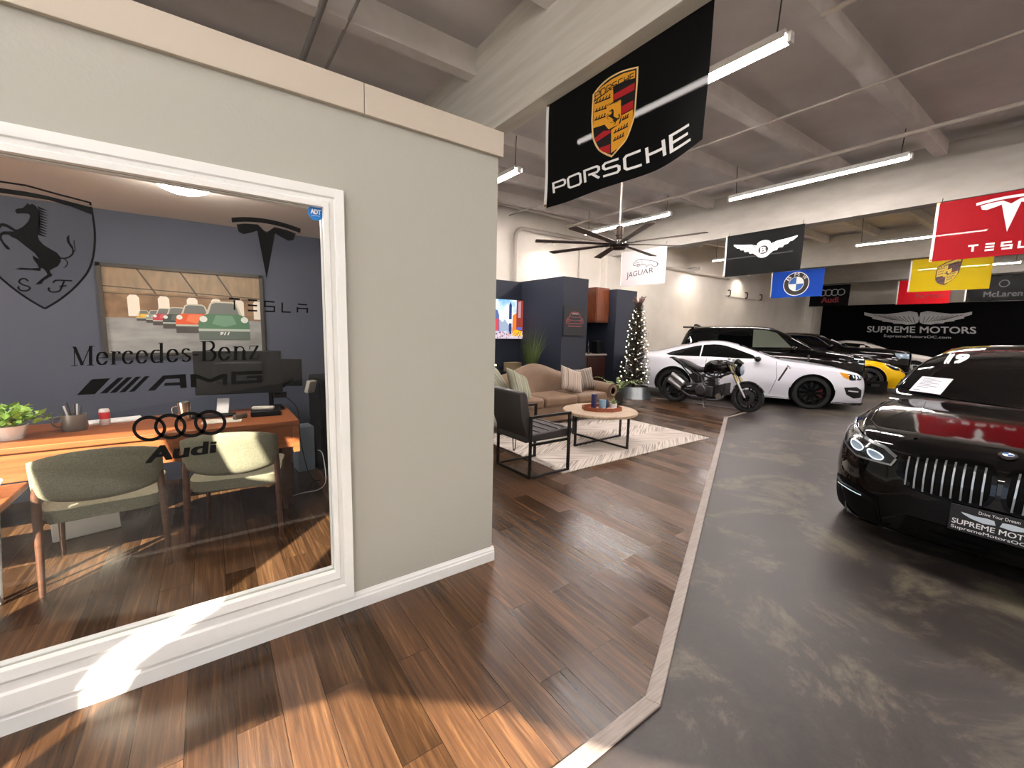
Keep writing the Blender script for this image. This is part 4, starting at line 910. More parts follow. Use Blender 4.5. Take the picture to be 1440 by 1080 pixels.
bx('stapler', 'dark stapler on the desk beside the printed sheet', 'stapler', (.17, 4.0, DZ), (.11, .035, .04), mat('brown grey metal', '6d6459', .4, .6), .6, .01)
bx('desk_phone', 'grey desk phone in front of the monitor arm', 'phone', (.36, 4.08, DZ), (.22, .15, .05), M_PLA, -.1, .01)
o = bx('telephone_handset', 'pale telephone handset lying on the grey desk phone', 'handset', (.34, 4.06, DZ+.05), (.17, .05, .03), mat('pale grey plastic', 'b7b2a6', .4), -.35, .012)
bx('tablet_stand', 'white tilted card holder on the desk behind the printed sheet', 'card holder', (.06, 4.33, DZ), (.09, .02, .13), M_PW, -.3, .003, -.35)
bx('keyboard', 'dark keyboard on the desk behind the tumbler', 'keyboard', (.0, 4.20, DZ), (.3, .11, .015), M_PLA, -.05, .003)
pl = thing('potted_plant', 'bright green leafy plant in a white pot on the left of the desk', 'plant', (-1.07, 4.0, DZ))
MB().lathe([(0, 0), (.06, 0), (.085, .09), (.078, .09), (.055, .015), (0, .015)], n=20).build('pot', M_WHITE, pl, smooth=40)
mb = MB(); rnd = random.Random(3)
for k in range(230):
    an = rnd.random()*2*PI; el = rnd.uniform(.1, 1.4); d = rnd.uniform(.04, .17)
    c = Vector((math.cos(an)*math.cos(el)*d*1.25, math.sin(an)*math.cos(el)*d, .09+math.sin(el)*d*.8)); M = T(*c) @ rot('Z', an) @ rot('Y', rnd.uniform(-1, .6)) @ rot('X', rnd.uniform(-.6, .6)); s = rnd.uniform(.018, .032)
    mb.add([M @ Vector(p) for p in ((-s, 0, 0), (0, s*.7, .004), (s*1.2, 0, 0), (0, -s*.7, .004))], [(0,1,2,3)])
mb.build('leaves', mat('bright leaf', '7fae3c', .5, noise=(12, 'a9cf66')), pl, norm=False)
# side table, its bowl, sled leg table at the far left
st = thing('side_table', 'low wood side table at the left with pale V-shaped steel legs', 'table', (0, 0, 0))
MB().box((-2.2, 2.95, .55), (-.88, 3.45, .585)).build('table_top', M_DESK, st, bevel=.005)
M_STEEL = mat('pale steel', 'b5b5b3', .35, .8)
for x in (-.97,):
    MB().tube([(x-.02, 3.4, .55), (x+.0, 3.2, .01), (x-.02, 3.02, .55)], .014, 8).build('leg', M_STEEL, st, smooth=True)
    MB().tube([(x, 3.2, .014), (x-.3, 2.95, .014)], .016, 8).build('floor_bar', M_STEEL, st, smooth=True)
    MB().tube([(x-.3, 2.95, .014), (x-.33, 2.98, .55)], .016, 8).build('leg', M_STEEL, st, smooth=True)
bw = MB().lathe([(0, .0), (.05, 0), (.1, .05), (.115, .085), (.11, .085), (.09, .05), (.045, .012), (0, .012)], n=24).build('glass_bowl', mat('clear bowl glass', 'dfe9ea', .05, alpha=.35), None, smooth=40); bw.location = (-1.02, 3.2, .586); tag(bw, 'clear glass bowl on the low side table at the far left', 'bowl')
bx('paper_bag', 'white paper bag on the sunlit floor under the desk', 'bag', (-.78, 4.05, .01), (.34, .16, .28), mat('white paper bag', 'e6e2da', .8), .2, .006)
cb = thing('black_cabinet', 'tall narrow black cabinet by the right wall of the office', 'cabinet', (.98, 4.62, 0))
MB().box((-.13, -.3, .02), (.17, .3, .98)).build('body', M_PLA, cb, bevel=.006); MB().box((-.14, -.28, .06), (-.13, .28, .5)).build('door', M_PLA, cb, bevel=.003); MB().box((-.14, -.28, .52), (-.13, .28, .95)).build('door', M_PLA, cb, bevel=.003)
bx('card_terminal', 'small pale device leaning on the black cabinet', 'device', (.76, 4.40, .86), (.1, .04, .12), MATS['pale grey plastic'], .7, .006, .3)
bx('pale_box', 'pale blue box on the floor between the desk and black cabinet', 'box', (.74, 4.72, 0.01), (.16, .2, .46), mat('pale blue card', 'a9b9cc', .7), .1, .003)
def cable(label, pts, m, r=.004):
    base = Vector(pts[0]); o = MB().tube([p-base for p in smoothpath(pts, 8)], r, 6).build('cable', m, None, smooth=True); o.location = base; return tag(o, label, 'cable')
cable('black cable hanging from the monitor arm down to the floor', [(.47, 4.4, .9), (.64, 4.38, .72), (.66, 4.36, .4), (.72, 4.3, .05), (.8, 4.25, .012)], M_PLA)
cable('white cable looping on the floor by the black cabinet', [(.45, 3.95, .012), (.6, 4.0, .012), (.75, 4.02, .012), (.84, 4.2, .03), (.84, 4.3, .25), (.8, 4.32, .3)], M_WHITE)
# ------------------------------------------------------------------ lounge
tv = thing('television', 'wall television showing a bright city street, left of the navy pier', 'television', (0, 7.78, 0))
TX0, TX1, TZ0, TZ1 = 4.35, 5.86, 1.31, 2.17
MB().box((TX0-.015, -.05, TZ0-.015), (TX1+.015, .015, TZ1+.015)).build('housing', M_PLA, tv, bevel=.004)
TF = lambda u, v, l: Vector((TX0+u*(TX1-TX0), -.052-l, TZ0+v*(TZ1-TZ0)))
em = lambda c, s=1.0: emis('screen '+c, c, s)
nt_m, nt, b = node_mat('screen sky'); nt.nodes.remove(b)
e = nt.nodes.new('ShaderNodeEmission'); tcn = nt.nodes.new('ShaderNodeTexCoord'); nn = nt.nodes.new('ShaderNodeTexNoise'); nn.inputs['Scale'].default_value = 3; rp = nt.nodes.new('ShaderNodeValToRGB')
rp.color_ramp.elements[0].color = (*srgb('6aa8e0'), 1); rp.color_ramp.elements[1].color = (*srgb('e8eef4'), 1); rp.color_ramp.elements[0].position = .4; rp.color_ramp.elements[1].position = .62
nt.links.new(tcn.outputs['Object'], nn.inputs[0]); nt.links.new(nn.outputs[0], rp.inputs[0]); nt.links.new(rp.outputs[0], e.inputs[0]); nt.links.new(e.outputs[0], nt.nodes['Material Output'].inputs[0])
Art().poly([(0, 0), (1, 0), (1, 1), (0, 1)]).build('screen', nt_m, tv, TF, 0)
rnd = random.Random(11)
lay = [('c9b9c4', [(0, 0), (1, 0), (1, .16), (0, .22)]), ('9aa6bc', [(.5, .2), (.5, .45), (.56, .5), (.62, .42), (.66, .5), (.7, .42), (.76, .3), (.84, .3), (.84, .2)]), ('5c6a9a', [(.45, .2), (.45, .68), (.47, .75), (.53, .72), (.56, .6), (.57, .2)]), ('d04a50', [(.47, .2), (.47, .5), (.55, .5), (.55, .2)]), ('34406e', [(.735, .12), (.735, .86), (.76, .95), (.785, .86), (.785, .12)]), ('e8782c', [(.80, .15), (.80, .6), (.88, .68), (.88, .15)]), ('8a3a34', [(.87, .2), (.87, 1), (1, 1), (1, .2)]), ('b48a90', [(.9, .55), (.9, .95), (.95, .98), (.95, .55)]), ('f0b020', [(.80, .08), (.81, .2), (.87, .24), (.97, .2), (1, .14), (1, .06)]), ('f4f0ea', [(.735, .4), (.785, .4), (.785, .5), (.735, .5)]), ('4e64b8', [(.88, .24), (.98, .24), (.98, .3), (.88, .3)]), ('2d3a6a', [(.3, .15), (.3, .8), (.38, .85), (.4, .15)]), ('c44a3a', [(.1, .1), (.1, .7), (.2, .7), (.2, .1)])]
for i, (c, p) in enumerate(lay): Art().poly(p).build('screen_image', em(c, .95), tv, TF, .0006*(i+1))
for c in ('6d5a78', 'e9dfe0', '3c3648', 'd2737a'):
    a = Art()
    for k in range(26):
        x, y = rnd.random(), rnd.random()*.17; a.poly([(x, y), (x+.012, y), (x+.012, y+.035), (x, y+.035)])
    a.build('screen_image', em(c, .8), tv, TF, .009)
MB().box((TX0+.55, -.062, TZ0-.01), (TX0+.6, -.05, TZ0-.004)).build('indicator', M_PLA, tv)
mc = thing('media_console', 'black low media console under the television', 'console', (4.7, 7.45, 0))
MB().box((-1.3, -.25, .08), (.75, .28, .62)).build('body', M_PLA, mc, bevel=.006); MB().box((-1.2, -.2, 0), (.65, .25, .08)).build('plinth', M_PLA, mc)
for x in (-.95, -.28, .39): MB().box((x-.32, -.262, .11), (x+.32, -.25, .59)).build('door', M_PLA, mc, bevel=.003)
nl = MB().box((-.09, -.015, 0), (.09, .015, .035)).build('light_bar', emis('warm light bar', 'fff0c8', 3), None); nl.location = (4.83, 7.4, .74); tag(nl, 'small glowing bar light on the black console', 'light')
nb = MB().box((-.1, -.1, -.12), (.1, .1, 0)).build('speaker_box', M_PLA, None, bevel=.01); nb.location = (4.83, 7.5, .742); tag(nb, 'small black speaker box on the media console, behind the bar light', 'speaker')
bx('cardboard_box', 'small tan box standing on the console end behind the sofa', 'box', (5.32, 7.35, .62), (.34, .2, .19), mat('tan card', '8a7a5c', .8), 0, .003)
gp_ = thing('potted_grass', 'tall green ornamental grass in a dark pot by the navy pier', 'plant', (5.30, 6.68, 0))
MB().lathe([(0, 0), (.12, 0), (.16, .55), (.14, .55), (.13, .48), (0, .48)], n=20).build('pot', mat('dark brown planter', '2a1c16', .5), gp_, smooth=40)
mb = MB(); rnd = random.Random(5)
for k in range(150):
    an = rnd.random()*2*PI; sp = rnd.uniform(.03, .30); hh = rnd.uniform(.7, 1.22); b0 = Vector((math.cos(an)*.06, math.sin(an)*.06, .48)); w_ = .009
    pth = [b0+Vector((math.cos(an)*sp*(s*s), math.sin(an)*sp*(s*s), hh*(s-.12*s*s*sp*3))) for s in (0, .35, .7, 1)]
    tn = Vector((-math.sin(an+.6), math.cos(an+.6), 0)); L_ = []
    for i, p in enumerate(pth): L_ += [p-tn*w_*(1-i/3.2), p+tn*w_*(1-i/3.2)]
    mb.add(L_, [(0,1,3,2), (2,3,5,4), (4,5,7,6)])
mb.build('blades', mat('grass blade', '3f5426', .6, noise=(3, '5d6e30')), gp_, norm=False)
pc = thing('car_picture', 'small dark picture of a red car front on the navy pier', 'picture', (0, 6.395, 0))
QX0, QX1, QZ0, QZ1 = 5.87, 6.46, 1.42, 2.0
MB().box((QX0, -.035, QZ0), (QX1, .002, QZ1)).build('canvas', mat('charcoal canvas', '26272b', .7), pc, bevel=.003)
QF = lambda u, v, l: Vector((QX0+u*(QX1-QX0), -.037-l, QZ0+v*(QZ1-QZ0)))
a = Art(); mr = mat('print dull red', '8a4448', .6)
for s in (-1, 1):
    m_ = lambda L: [(.5+s*(x-.5), y) for x, y in L]
    a.stroke(m_(sp2([(.5, .82), (.68, .8), (.75, .7), (.78, .64), (.88, .58), (.9, .46), (.85, .42)], 4)), .03); a.stroke(m_([(.5, .42), (.84, .42)]), .03); a.stroke(m_([(.5, .52), (.70, .54), (.84, .57)]), .02); a.stroke(m_([(.5, .33), (.82, .33)]), .035); a.stroke(m_(sp2([(.72, .5), (.78, .55), (.86, .52), (.8, .48), (.72, .5)], 3)), .02)
    a.stroke(m_([(.5, .64), (.74, .66)]), .018)
a.build('car_outline', mr, pc, QF, .001)
Art().poly([(.33, .74), (.38, .78), (.62, .78), (.67, .74), (.62, .75), (.38, .75)]).build('windscreen_gleam', mat('print pale', 'c8b4b4', .6), pc, QF, .002)
# drinks counter
ct = thing('bar_counter', 'dark wood drinks counter with pale top in the navy nook', 'counter', (7.95, 7.85, 0))
MB().box((-.85, -.28, .05), (.56, .3, .9)).build('cabinet', mat('dark mahogany', '3c1c14', .45, noise=(4, '2c130d', (6, 1, 1))), ct, bevel=.004); MB().box((-.87, -.32, .9), (.57, .32, .935)).build('counter_top', mat('pale counter stone', 'a59a90', .4), ct, bevel=.003)
for x in (-.5, .18): MB().box((x-.3, -.295, .12), (x+.3, -.28, .84)).build('door', MATS['dark mahogany'], ct, bevel=.003)
wc = thing('wall_cabinet', 'reddish brown wall cabinet high beside the navy column', 'cabinet', (8.42, 7.9, 1.75))
MB().box((-.40, -.36, 0), (.09, .41, .88)).build('body', mat('cherry wood', '6a3416', .45, noise=(4, '54270f', (8, 8, 1))), wc, bevel=.005); MB().box((-.38, -.385, .03), (.07, -.36, .85)).build('door', MATS['cherry wood'], wc, bevel=.012); MB().sphere((-.33, -.395, .2), .015, 6).build('door_knob', mat('brass', 'b08a3a', .3, 1), wc, smooth=True)
M_DG = mat('dark bottle glass', '15181a', .1, coat=.5); M_CUP = mat('amber glass', '5a5248', .15)
for i, x in enumerate((7.24, 7.40, 7.54, 7.66)):
    o = MB().lathe([(0, 0), (.035, 0), (.042, .1), (.038, .1), (.03, .01), (0, .01)], n=14).build('drinking_glass', M_CUP, None, smooth=40); o.location = (x, 7.62, .936); tag(o, ['leftmost', 'second from left', 'third from left', 'rightmost'][i]+' short glass in the row on the drinks counter', 'glass', 'glasses on the drinks counter')
for i, (x, y, s) in enumerate(((7.82, 7.85, 1), (7.95, 7.65, .85), (8.2, 7.9, 1.15))):
    o = MB().lathe([(0, 0), (.036*s, 0), (.038*s, .01), (.038*s, .17*s), (.013*s, .23*s), (.013*s, .3*s), (0, .3*s)], n=14).build('bottle', M_DG, None, smooth=40); o.location = (x, y, .936); tag(o, ['dark bottle behind the glasses on the counter', 'shortest dark bottle at the middle of the counter', 'tallest dark bottle at the right of the counter'][i], 'bottle', 'bottles on the drinks counter')
bx('coffee_machine', 'black coffee machine at the right end of the drinks counter', 'coffee machine', (8.30, 7.68, .936), (.24, .2, .34), M_PLA, 0, .02)
# rug
M_RUG, nt, b = node_mat('herringbone rug'); N = nt.nodes.new; L = nt.links.new
tcn = N('ShaderNodeTexCoord'); sx = N('ShaderNodeSeparateXYZ'); L(tcn.outputs['Object'], sx.inputs[0])
def mth(op, a, b=None):
    n = N('ShaderNodeMath'); n.operation = op
    for i, v in enumerate((a, b)):
        if v is None: continue
        if isinstance(v, (int, float)): n.inputs[i].default_value = v
        else: L(v, n.inputs[i])
    return n.outputs[0]
zig = mth('PINGPONG', mth('MULTIPLY', sx.outputs[1], 1.0), .42)
vv = mth('ADD', sx.outputs[0], mth('MULTIPLY', zig, 1.5)); 
w1 = N('ShaderNodeTexNoise'); cmb = N('ShaderNodeCombineXYZ'); L(mth('MULTIPLY', vv, 22), cmb.inputs[0]); L(mth('MULTIPLY', sx.outputs[1], 2.2), cmb.inputs[1]); L(cmb.outputs[0], w1.inputs[0]); w1.inputs['Scale'].default_value = 1.6; w1.inputs['Detail'].default_value = 3
rp = N('ShaderNodeValToRGB'); rp.color_ramp.elements[0].position = .36; rp.color_ramp.elements[0].color = (*srgb('8f857e'), 1); rp.color_ramp.elements[1].position = .56; rp.color_ramp.elements[1].color = (*srgb('cfc6bd'), 1)
L(w1.outputs['Fac'], rp.inputs[0]); L(rp.outputs[0], b.inputs['Base Color']); b.inputs['Roughness'].default_value = .95
o = MB().box((2.95, 3.13, .009), (5.82, 5.5, .02)).build('area_rug', M_RUG, None, bevel=.004); tag(o, 'cream herringbone area rug under the round coffee table', 'rug')
# sofa
M_SOFA = mat('tan leather', '7c634d', .55, bump=(18, .12), noise=(2.5, '6b5441'))
sf = thing('sofa', 'tan leather camelback sofa with rolled arms facing the coffee table', 'sofa', (4.5, 0, .021))
HL = 1.27; YF, YB = 4.85, 5.68
n = 28; mt = 12; vs = []; fs = []
def bk(i, j):
    u = i/n*2-1; xx = u*(HL-.14); k = j/mt
    hump = .70+.20*math.exp(-(u/.42)**2)+.05*math.exp(-((abs(u)-1)/.25)**2)*0+.03*(abs(u) > .99)
    # cross profile from front seat line over the top and down the back
    pr = [(-.30, .38), (-.26, .50), (-.22, .62), (-.18, .9), (-.12, 1.0), (-.05, 1.0), (0, .94), (.02, .7), (.02, .35), (0, .1)]
    t_ = k*(len(pr)-1); a = int(min(t_, len(pr)-2)); fr = t_-a
    d0, z0 = pr[a]; d1, z1 = pr[a+1]; d = d0+(d1-d0)*fr; z = z0+(z1-z0)*fr
    z = z if z <= .38 else .38+(z-.38)/.62*(hump-.38+.02)
    return Vector((xx, YB-.0+d, z))
mt = 27; vs = [bk(i, j) for i in range(n+1) for j in range(mt+1)]
fs = [(i*(mt+1)+j, (i+1)*(mt+1)+j, (i+1)*(mt+1)+j+1, i*(mt+1)+j+1) for i in range(n) for j in range(mt)]
fs += [tuple(j for j in range(mt+1)), tuple(n*(mt+1)+j for j in range(mt+1))[::-1]]
MB().add(vs, fs).build('backrest', M_SOFA, sf, smooth=50)
MB().box((-HL+.06, YF+.03, .05), (HL-.06, YB-.05, .30)).build('base', M_SOFA, sf, bevel=.03, segs=3)
for x0, x1 in ((-HL+.2, -.36), (-.355, .355), (.36, HL-.2)):
    MB().box((x0, YF-.01, .295), (x1, YB-.2, .455)).build('seat_cushion', M_SOFA, sf, bevel=.055, segs=5)
for s in (-1, 1):
    xx = s*(HL-.12)
    MB().tube([(xx, YF-.02, .47), (xx, YB-.06, .50)], .125, 20).build('arm', M_SOFA, sf, smooth=50)
    MB().box((xx-.10, YF+.0, .05), (xx+.10, YB-.08, .46)).build('arm_panel', M_SOFA, sf, bevel=.02)
    o = MB(); o.lathe([(.085, 0), (.095, .012), (.085, .02), (.06, .012), (.055, 0)], T(xx, YF-.03, .47) @ rot('X', PI/2), 20).build('arm_scroll', M_SOFA, sf, smooth=40)
    MB().lathe([(.02, 0), (.03, .05), (0, .05)], T(xx, YF+.06, .0), 10).build('foot', M_LEG, sf, smooth=True)
# pillows
def pillow(label, loc, rx, ry, rz, s, m):
    n = 14; vs = []; fs = []
    for sd in (1, -1):
        for i in range(n+1):
            for j in range(n+1):
                u = i/n*2-1; v = j/n*2-1; e = (1-u**4)*(1-v**4); pin = 1-.10*(1-abs(u*v))*(max(abs(u), abs(v)))**3*.9
                vs.append(Vector((u*s/2*(1-.10*(1-v*v)*abs(u)**1.5*0-.12*(1-abs(v))*abs(u)), v*s/2*(1-.12*(1-abs(u))*abs(v)), sd*.085*max(e, 0)**.6)))
    o = (n+1)**2
    for sd in (0, 1):
        for i in range(n):
            for j in range(n):
                q = (sd*o+i*(n+1)+j, sd*o+(i+1)*(n+1)+j, sd*o+(i+1)*(n+1)+j+1, sd*o+i*(n+1)+j+1); fs.append(q if sd == 0 else q[::-1])
    ob = MB().add(vs, fs).build('throw_pillow', m, None, smooth='full', weld=True); ob.location = loc; ob.rotation_euler = (rx, ry, rz); return tag(ob, label, 'pillow')
def stripe_mat(name, c1, c2, c3, sc):
    m, nt, b = node_mat(name); N = nt.nodes.new; L = nt.links.new
    tcn = N('ShaderNodeTexCoord'); mp = N('ShaderNodeMapping'); mp.inputs['Scale'].default_value = (sc, 0.3, 0.0); L(tcn.outputs['Object'], mp.inputs[0])
    n_ = N('ShaderNodeTexNoise'); n_.inputs['Scale'].default_value = 1; n_.inputs['Detail'].default_value = 3; L(mp.outputs[0], n_.inputs[0])
    rp = N('ShaderNodeValToRGB'); rp.color_ramp.interpolation = 'LINEAR'; rp.color_ramp.elements[0].position = .35; rp.color_ramp.elements[0].color = (*srgb(c1), 1); rp.color_ramp.elements[1].position = .65; rp.color_ramp.elements[1].color = (*srgb(c2), 1); e = rp.color_ramp.elements.new(.5); e.color = (*srgb(c3), 1)
    L(n_.outputs['Fac'], rp.inputs[0]); L(rp.outputs[0], b.inputs['Base Color']); b.inputs['Roughness'].default_value = .9; return m
MS1 = stripe_mat('beige stripe fabric', '6d5f56', 'b9ab9d', 'a3958a', 40); MS2 = stripe_mat('dark stripe fabric', '4a443f', 'a79b90', '7b7068', 45); MS3 = stripe_mat('sage stripe fabric', '5c5d50', 'a8a795', '8b8b79', 30)
pillow('beige striped throw pillow leaning at the middle right of the sofa', (4.98, 5.16, .67), 1.1, .32, -.10, .46, MS1)
pillow('dark striped throw pillow in the right corner of the sofa', (5.40, 5.30, .66), 1.1, -.12, -.4, .42, MS2)
pillow('sage striped throw pillow in front at the left end of the sofa', (3.80, 5.06, .66), .98, .38, .25, .5, MS3)
pillow('sage striped throw pillow deep in the left corner of the sofa', (3.52, 5.30, .68), 1.0, -.2, .5, .48, MS3)
# bench with hairpin legs
bn = thing('hairpin_bench', 'grey upholstered bench with thin hairpin legs behind the armchair', 'bench', (2.72, 4.3, .021))
MB().box((-.45, -.3, .33), (.33, .32, .45)).build('seat', mat('grey tweed', '6e6a64', .95, noise=(30, '8d8980')), bn, bevel=.04, segs=4)
for x, y in ((-.38, -.24), (.27, -.24), (-.38, .26), (.27, .26)): MB().tube(bend([(x-.04, y, .34), (x-.012, y, 0.006), (x+.012, y, 0.006), (x+.04, y, .34)], .02), .006, 8).build('leg', M_PLA, bn, smooth=True)
# armchair on a sled frame
M_LEA = mat('dark charcoal leather', '302c2c', .5, bump=(60, .08)); M_FRM = mat('black steel frame', '121212', .4, .3)
ac = thing('armchair', 'black leather armchair on a steel sled frame at the rug corner', 'armchair', (2.8, 3.46, .021))
bs = .022
for s in (-1, 1):
    y = s*.285
    for nm, a_, b_ in (('leg', (.245, y-.012, 0), (.275, y+.012, .63)), ('leg', (-.275, y-.012, 0), (-.25, y+.012, .63)), ('armrest', (-.275, y-.014, .615), (.275, y+.014, .64)), ('sled_bar', (-.275, y-.012, 0), (.275, y+.012, .022))):
        MB().box(a_, b_).build(nm, M_FRM, ac, bevel=.002)
MB().box((-.275, -.285, 0), (-.25, .285, .022)).build('sled_bar', M_FRM, ac); MB().box((-.26, -.285, .33), (.25, -.265, .355)).build('seat_rail', M_FRM, ac); MB().box((-.26, .265, .33), (.25, .285, .355)).build('seat_rail', M_FRM, ac)
mb = MB()
pr = [(-.30, .36), (.30, .36), (.36, .40), (.34, .45), (.25, .47), (-.28, .44)]
mb.prism(pr, lambda u, v, w_: Vector((u, w_-.255, v)), .51); mb.build('seat', M_LEA, ac, bevel=.02, segs=3)
for x in (-.12, .0, .12, .22): MB().tube([(x, -.25, .452+x*.05+.007), (x, .25, .452+x*.05+.007)], .006, 6).build('seam', M_LEA, ac)
MB().prism([(-.27, .38), (-.20, .40), (-.30, .86), (-.33, .89), (-.39, .87), (-.36, .60)], lambda u, v, w_: Vector((u, w_-.265, v)), .53).build('backrest', M_LEA, ac, bevel=.02, segs=3)
# round coffee table
cf = thing('coffee_table', 'round pale wood coffee table on crossed black metal legs', 'table', (4.26, 3.84, .02))
MB().lathe([(0, .40), (.485, .40), (.50, .41), (.50, .43), (.49, .438), (0, .438)], n=56).build('table_top', mat('washed oak', 'b5a08a', .5, noise=(6, '9d8870', (1, 9, 1))), cf, smooth=30)
for an in (.05, PI/2+.05):
    M = rot('Z', an); mb = MB()
    for s in (-1, 1): mb.box((s*.47-.012, -.012, 0), (s*.47+.012, .012, .40), M)
    mb.box((-.47, -.012, 0), (.47, .012, .022), M); mb.box((-.47, -.012, .385), (.47, .012, .40), M); mb.build('leg_frame', M_FRM, cf)
TZ = .459
tr = thing('serving_tray', 'octagonal copper wood tray on the coffee table', 'tray', (4.27, 3.82, TZ), -.6)
oc = [(.24*math.cos(PI/8+k*PI/4)*1.15, .24*math.sin(PI/8+k*PI/4)*.85) for k in range(8)]
MB().prism(oc, lambda u, v, w_: Vector((u, v, w_)), .008).build('tray_base', mat('copper wood', '8a4a30', .4), tr)
for k in range(8):
    a_, b_ = Vector((*oc[k], 0)), Vector((*oc[(k+1) % 8], 0)); d = (b_-a_).normalized(); nn = Vector((-d.y, d.x, 0))*.008
    MB().add([p+Vector((0, 0, z)) for z in (.008, .05) for p in (a_, b_, b_+nn, a_+nn)], [(0,3,2,1),(4,5,6,7),(0,1,5,4),(1,2,6,5),(2,3,7,6),(3,0,4,7)]).build('tray_side', MATS['copper wood'], tr)
bx('blue_book', 'upright dark blue box on the coffee table tray', 'box', (4.20, 3.90, TZ+.009), (.07, .05, .20), mat('deep blue card', '1d2458', .4), .4, .002)
o = MB().lathe([(0, 0), (.045, 0), (.048, .01), (.048, .12), (.042, .13), (0, .13)], n=18).build('candle_jar', mat('pale blue glass', '7f9db4', .15), None, smooth=40); o.location = (4.26, 3.80, TZ+.009); tag(o, 'pale blue candle jar in the middle of the tray', 'jar')
o = MB().lathe([(0, 0), (.03, 0), (.03, .10), (.022, .115), (0, .115)], n=16).build('candle_jar', mat('dark teal glass', '1f3a50', .15), None, smooth=40); o.location = (4.34, 3.80, TZ+.009); tag(o, 'dark teal jar between the candle and the white pot', 'jar')
sp = thing('potted_succulent', 'small green plant in a white pot on the tray', 'plant', (4.40, 3.73, TZ+.009))
MB().lathe([(0, 0), (.045, 0), (.05, .08), (.044, .08), (.04, .065), (0, .065)], n=18).build('pot', M_WHITE, sp, smooth=40); mb = MB(); rnd = random.Random(9)
for k in range(60):
    an = rnd.random()*6.28; el = rnd.uniform(.4, 1.5); d = rnd.uniform(.06, .12); p0 = Vector((0, 0, .06)); p1 = p0+Vector((math.cos(an)*math.cos(el), math.sin(an)*math.cos(el), math.sin(el)))*d; tn = Vector((-math.sin(an), math.cos(an), 0))*.006; pm = (p0+p1)/2+Vector((0, 0, .01))
    mb.add([p0-tn*.5, p0+tn*.5, pm+tn, pm-tn, p1], [(0,1,2,3), (3,2,4)])
mb.build('leaves', mat('pale succulent leaf', '8fa06a', .6), sp, norm=False)
for i, (x, y) in enumerate(((4.20, 3.72), (4.25, 3.69), (4.30, 3.66))):
    o = MB().sphere((0, 0, .02), .02, 8).build('glass_bead', mat('pink glass', 'e0b4a4', .1), None, smooth=True); o.location = (x, y, TZ+.009); tag(o, ['left', 'middle', 'right'][i]+' small pink bead at the front edge of the tray', 'bead', 'beads on the tray')
# lit tree
tx, ty = 8.02, 6.22
tree = thing('christmas_tree', 'slim tall Christmas tree with warm white lights by the white car', 'tree', (tx, ty, 0))
MB().tube([(0, 0, .02), (0, 0, 2.1)], [.05, .012], 8).build('trunk', M_LEG, tree)
def trad(z): return max(.04, .37*(1-(max(z, .35)-.35)/2.05)**.62)
mb = MB(); rnd = random.Random(21)
for k in range(2300):
    z = .32+1.85*rnd.random()**1.15; r = trad(z); an = rnd.random()*2*PI; L_ = r*rnd.uniform(.45, 1.10); up = rnd.uniform(-.1, .45)
    tip = Vector((math.cos(an)*L_, math.sin(an)*L_, z+up*L_*.6)); base = Vector((math.cos(an)*L_*.45, math.sin(an)*L_*.45, z)); d = tip-base; sd = d.cross(Vector((0, 0, 1))).normalized()
    for q in range(5):
        c = base+d*(q/5+.1); s = .045*(1-q*.1)
        for sg in (-1, 1): mb.add([c, c+sd*sg*s+d*.10+Vector((0, 0, rnd.uniform(-.012, .02))), c+d*.10+Vector((0, 0, .003))], [(0, 1, 2)])
    mb.add([base-sd*.004, base+sd*.004, tip], [(0, 1, 2)])
mb.build('foliage', mat('dark fir needles', '33352a', .8, noise=(5, '4b4038')), tree, norm=False)
mb = MB()
for k in range(22):
    an = k*2.4; L_ = rnd.uniform(.12, .3); b0 = Vector((0, 0, 2.0+.006*k)); p1 = b0+Vector((math.cos(an)*L_*.6, math.sin(an)*L_*.6, L_)); mb.tube([b0, (b0+p1)/2+Vector((0, 0, .03)), p1], [.008, .007, .003], 5)
    for q in range(4): mb.sphere(b0+(p1-b0)*(.4+.15*q)+Vector((0, 0, .01)), .012, 3)
mb.build('topper_sprigs', mat('dusky berry twig', '6a4a48', .7), tree)
bulb = MB().sphere((0, 0, 0), .014, 4).mesh('bulb'); bulb.materials.append(emis('warm bulb', 'fff0d0', 3.5))
for k in range(96):
    z = .36+1.66*((k+.5)/96)**1.05; an = k*2.39996; r = trad(z)*(.78+.24*((k*7) % 5)/4)
    o = bpy.data.objects.new('light_bulb', bulb); COL.objects.link(o); o.parent = tree; o.location = (math.cos(an)*r, math.sin(an)*r, z)
tc_ = thing('tree_collar', 'round galvanised metal collar around the foot of the Christmas tree', 'tree collar', (tx, ty, 0))
MB().lathe([(.40, .01), (.32, .27), (.325, .275), (.405, .012)], n=40, closed=True).build('collar_wall', mat('galvanised steel', 'a7adb0', .32, .9, noise=(6, '8f979b', (1, 1, .3))), tc_, smooth=40)
# fern beside the sofa arm
fr = thing('fern', 'arching green fern beside the right sofa arm', 'plant', (6.72, 5.62, 0))
MB().lathe([(0, 0), (.11, 0), (.14, .28), (.12, .28), (0, .25)], n=18).build('pot', mat('dark planter', '221e1c', .6), fr, smooth=40); mb = MB(); rnd = random.Random(4)
for k in range(16):
    an = k*2.4+.3; Lf = rnd.uniform(.35, .6); pts = [Vector((math.cos(an)*Lf*s, math.sin(an)*Lf*s, .27+.34*math.sin(s*2.2)*Lf*1.6)) for s in [q/10 for q in range(11)]]
    for i in range(10):
        c = pts[i]; d = pts[i+1]-c; sd = d.cross(Vector((0, 0, 1))).normalized(); s = .06*math.sin((i+1.2)/11.5*PI)
        for sg in (-1, 1): mb.add([c, c+sd*sg*s+d*.8-Vector((0, 0, .01)), c+d*.9], [(0, 1, 2)])
mb.build('fronds', mat('fern frond', '6f7d4e', .6), fr, norm=False)
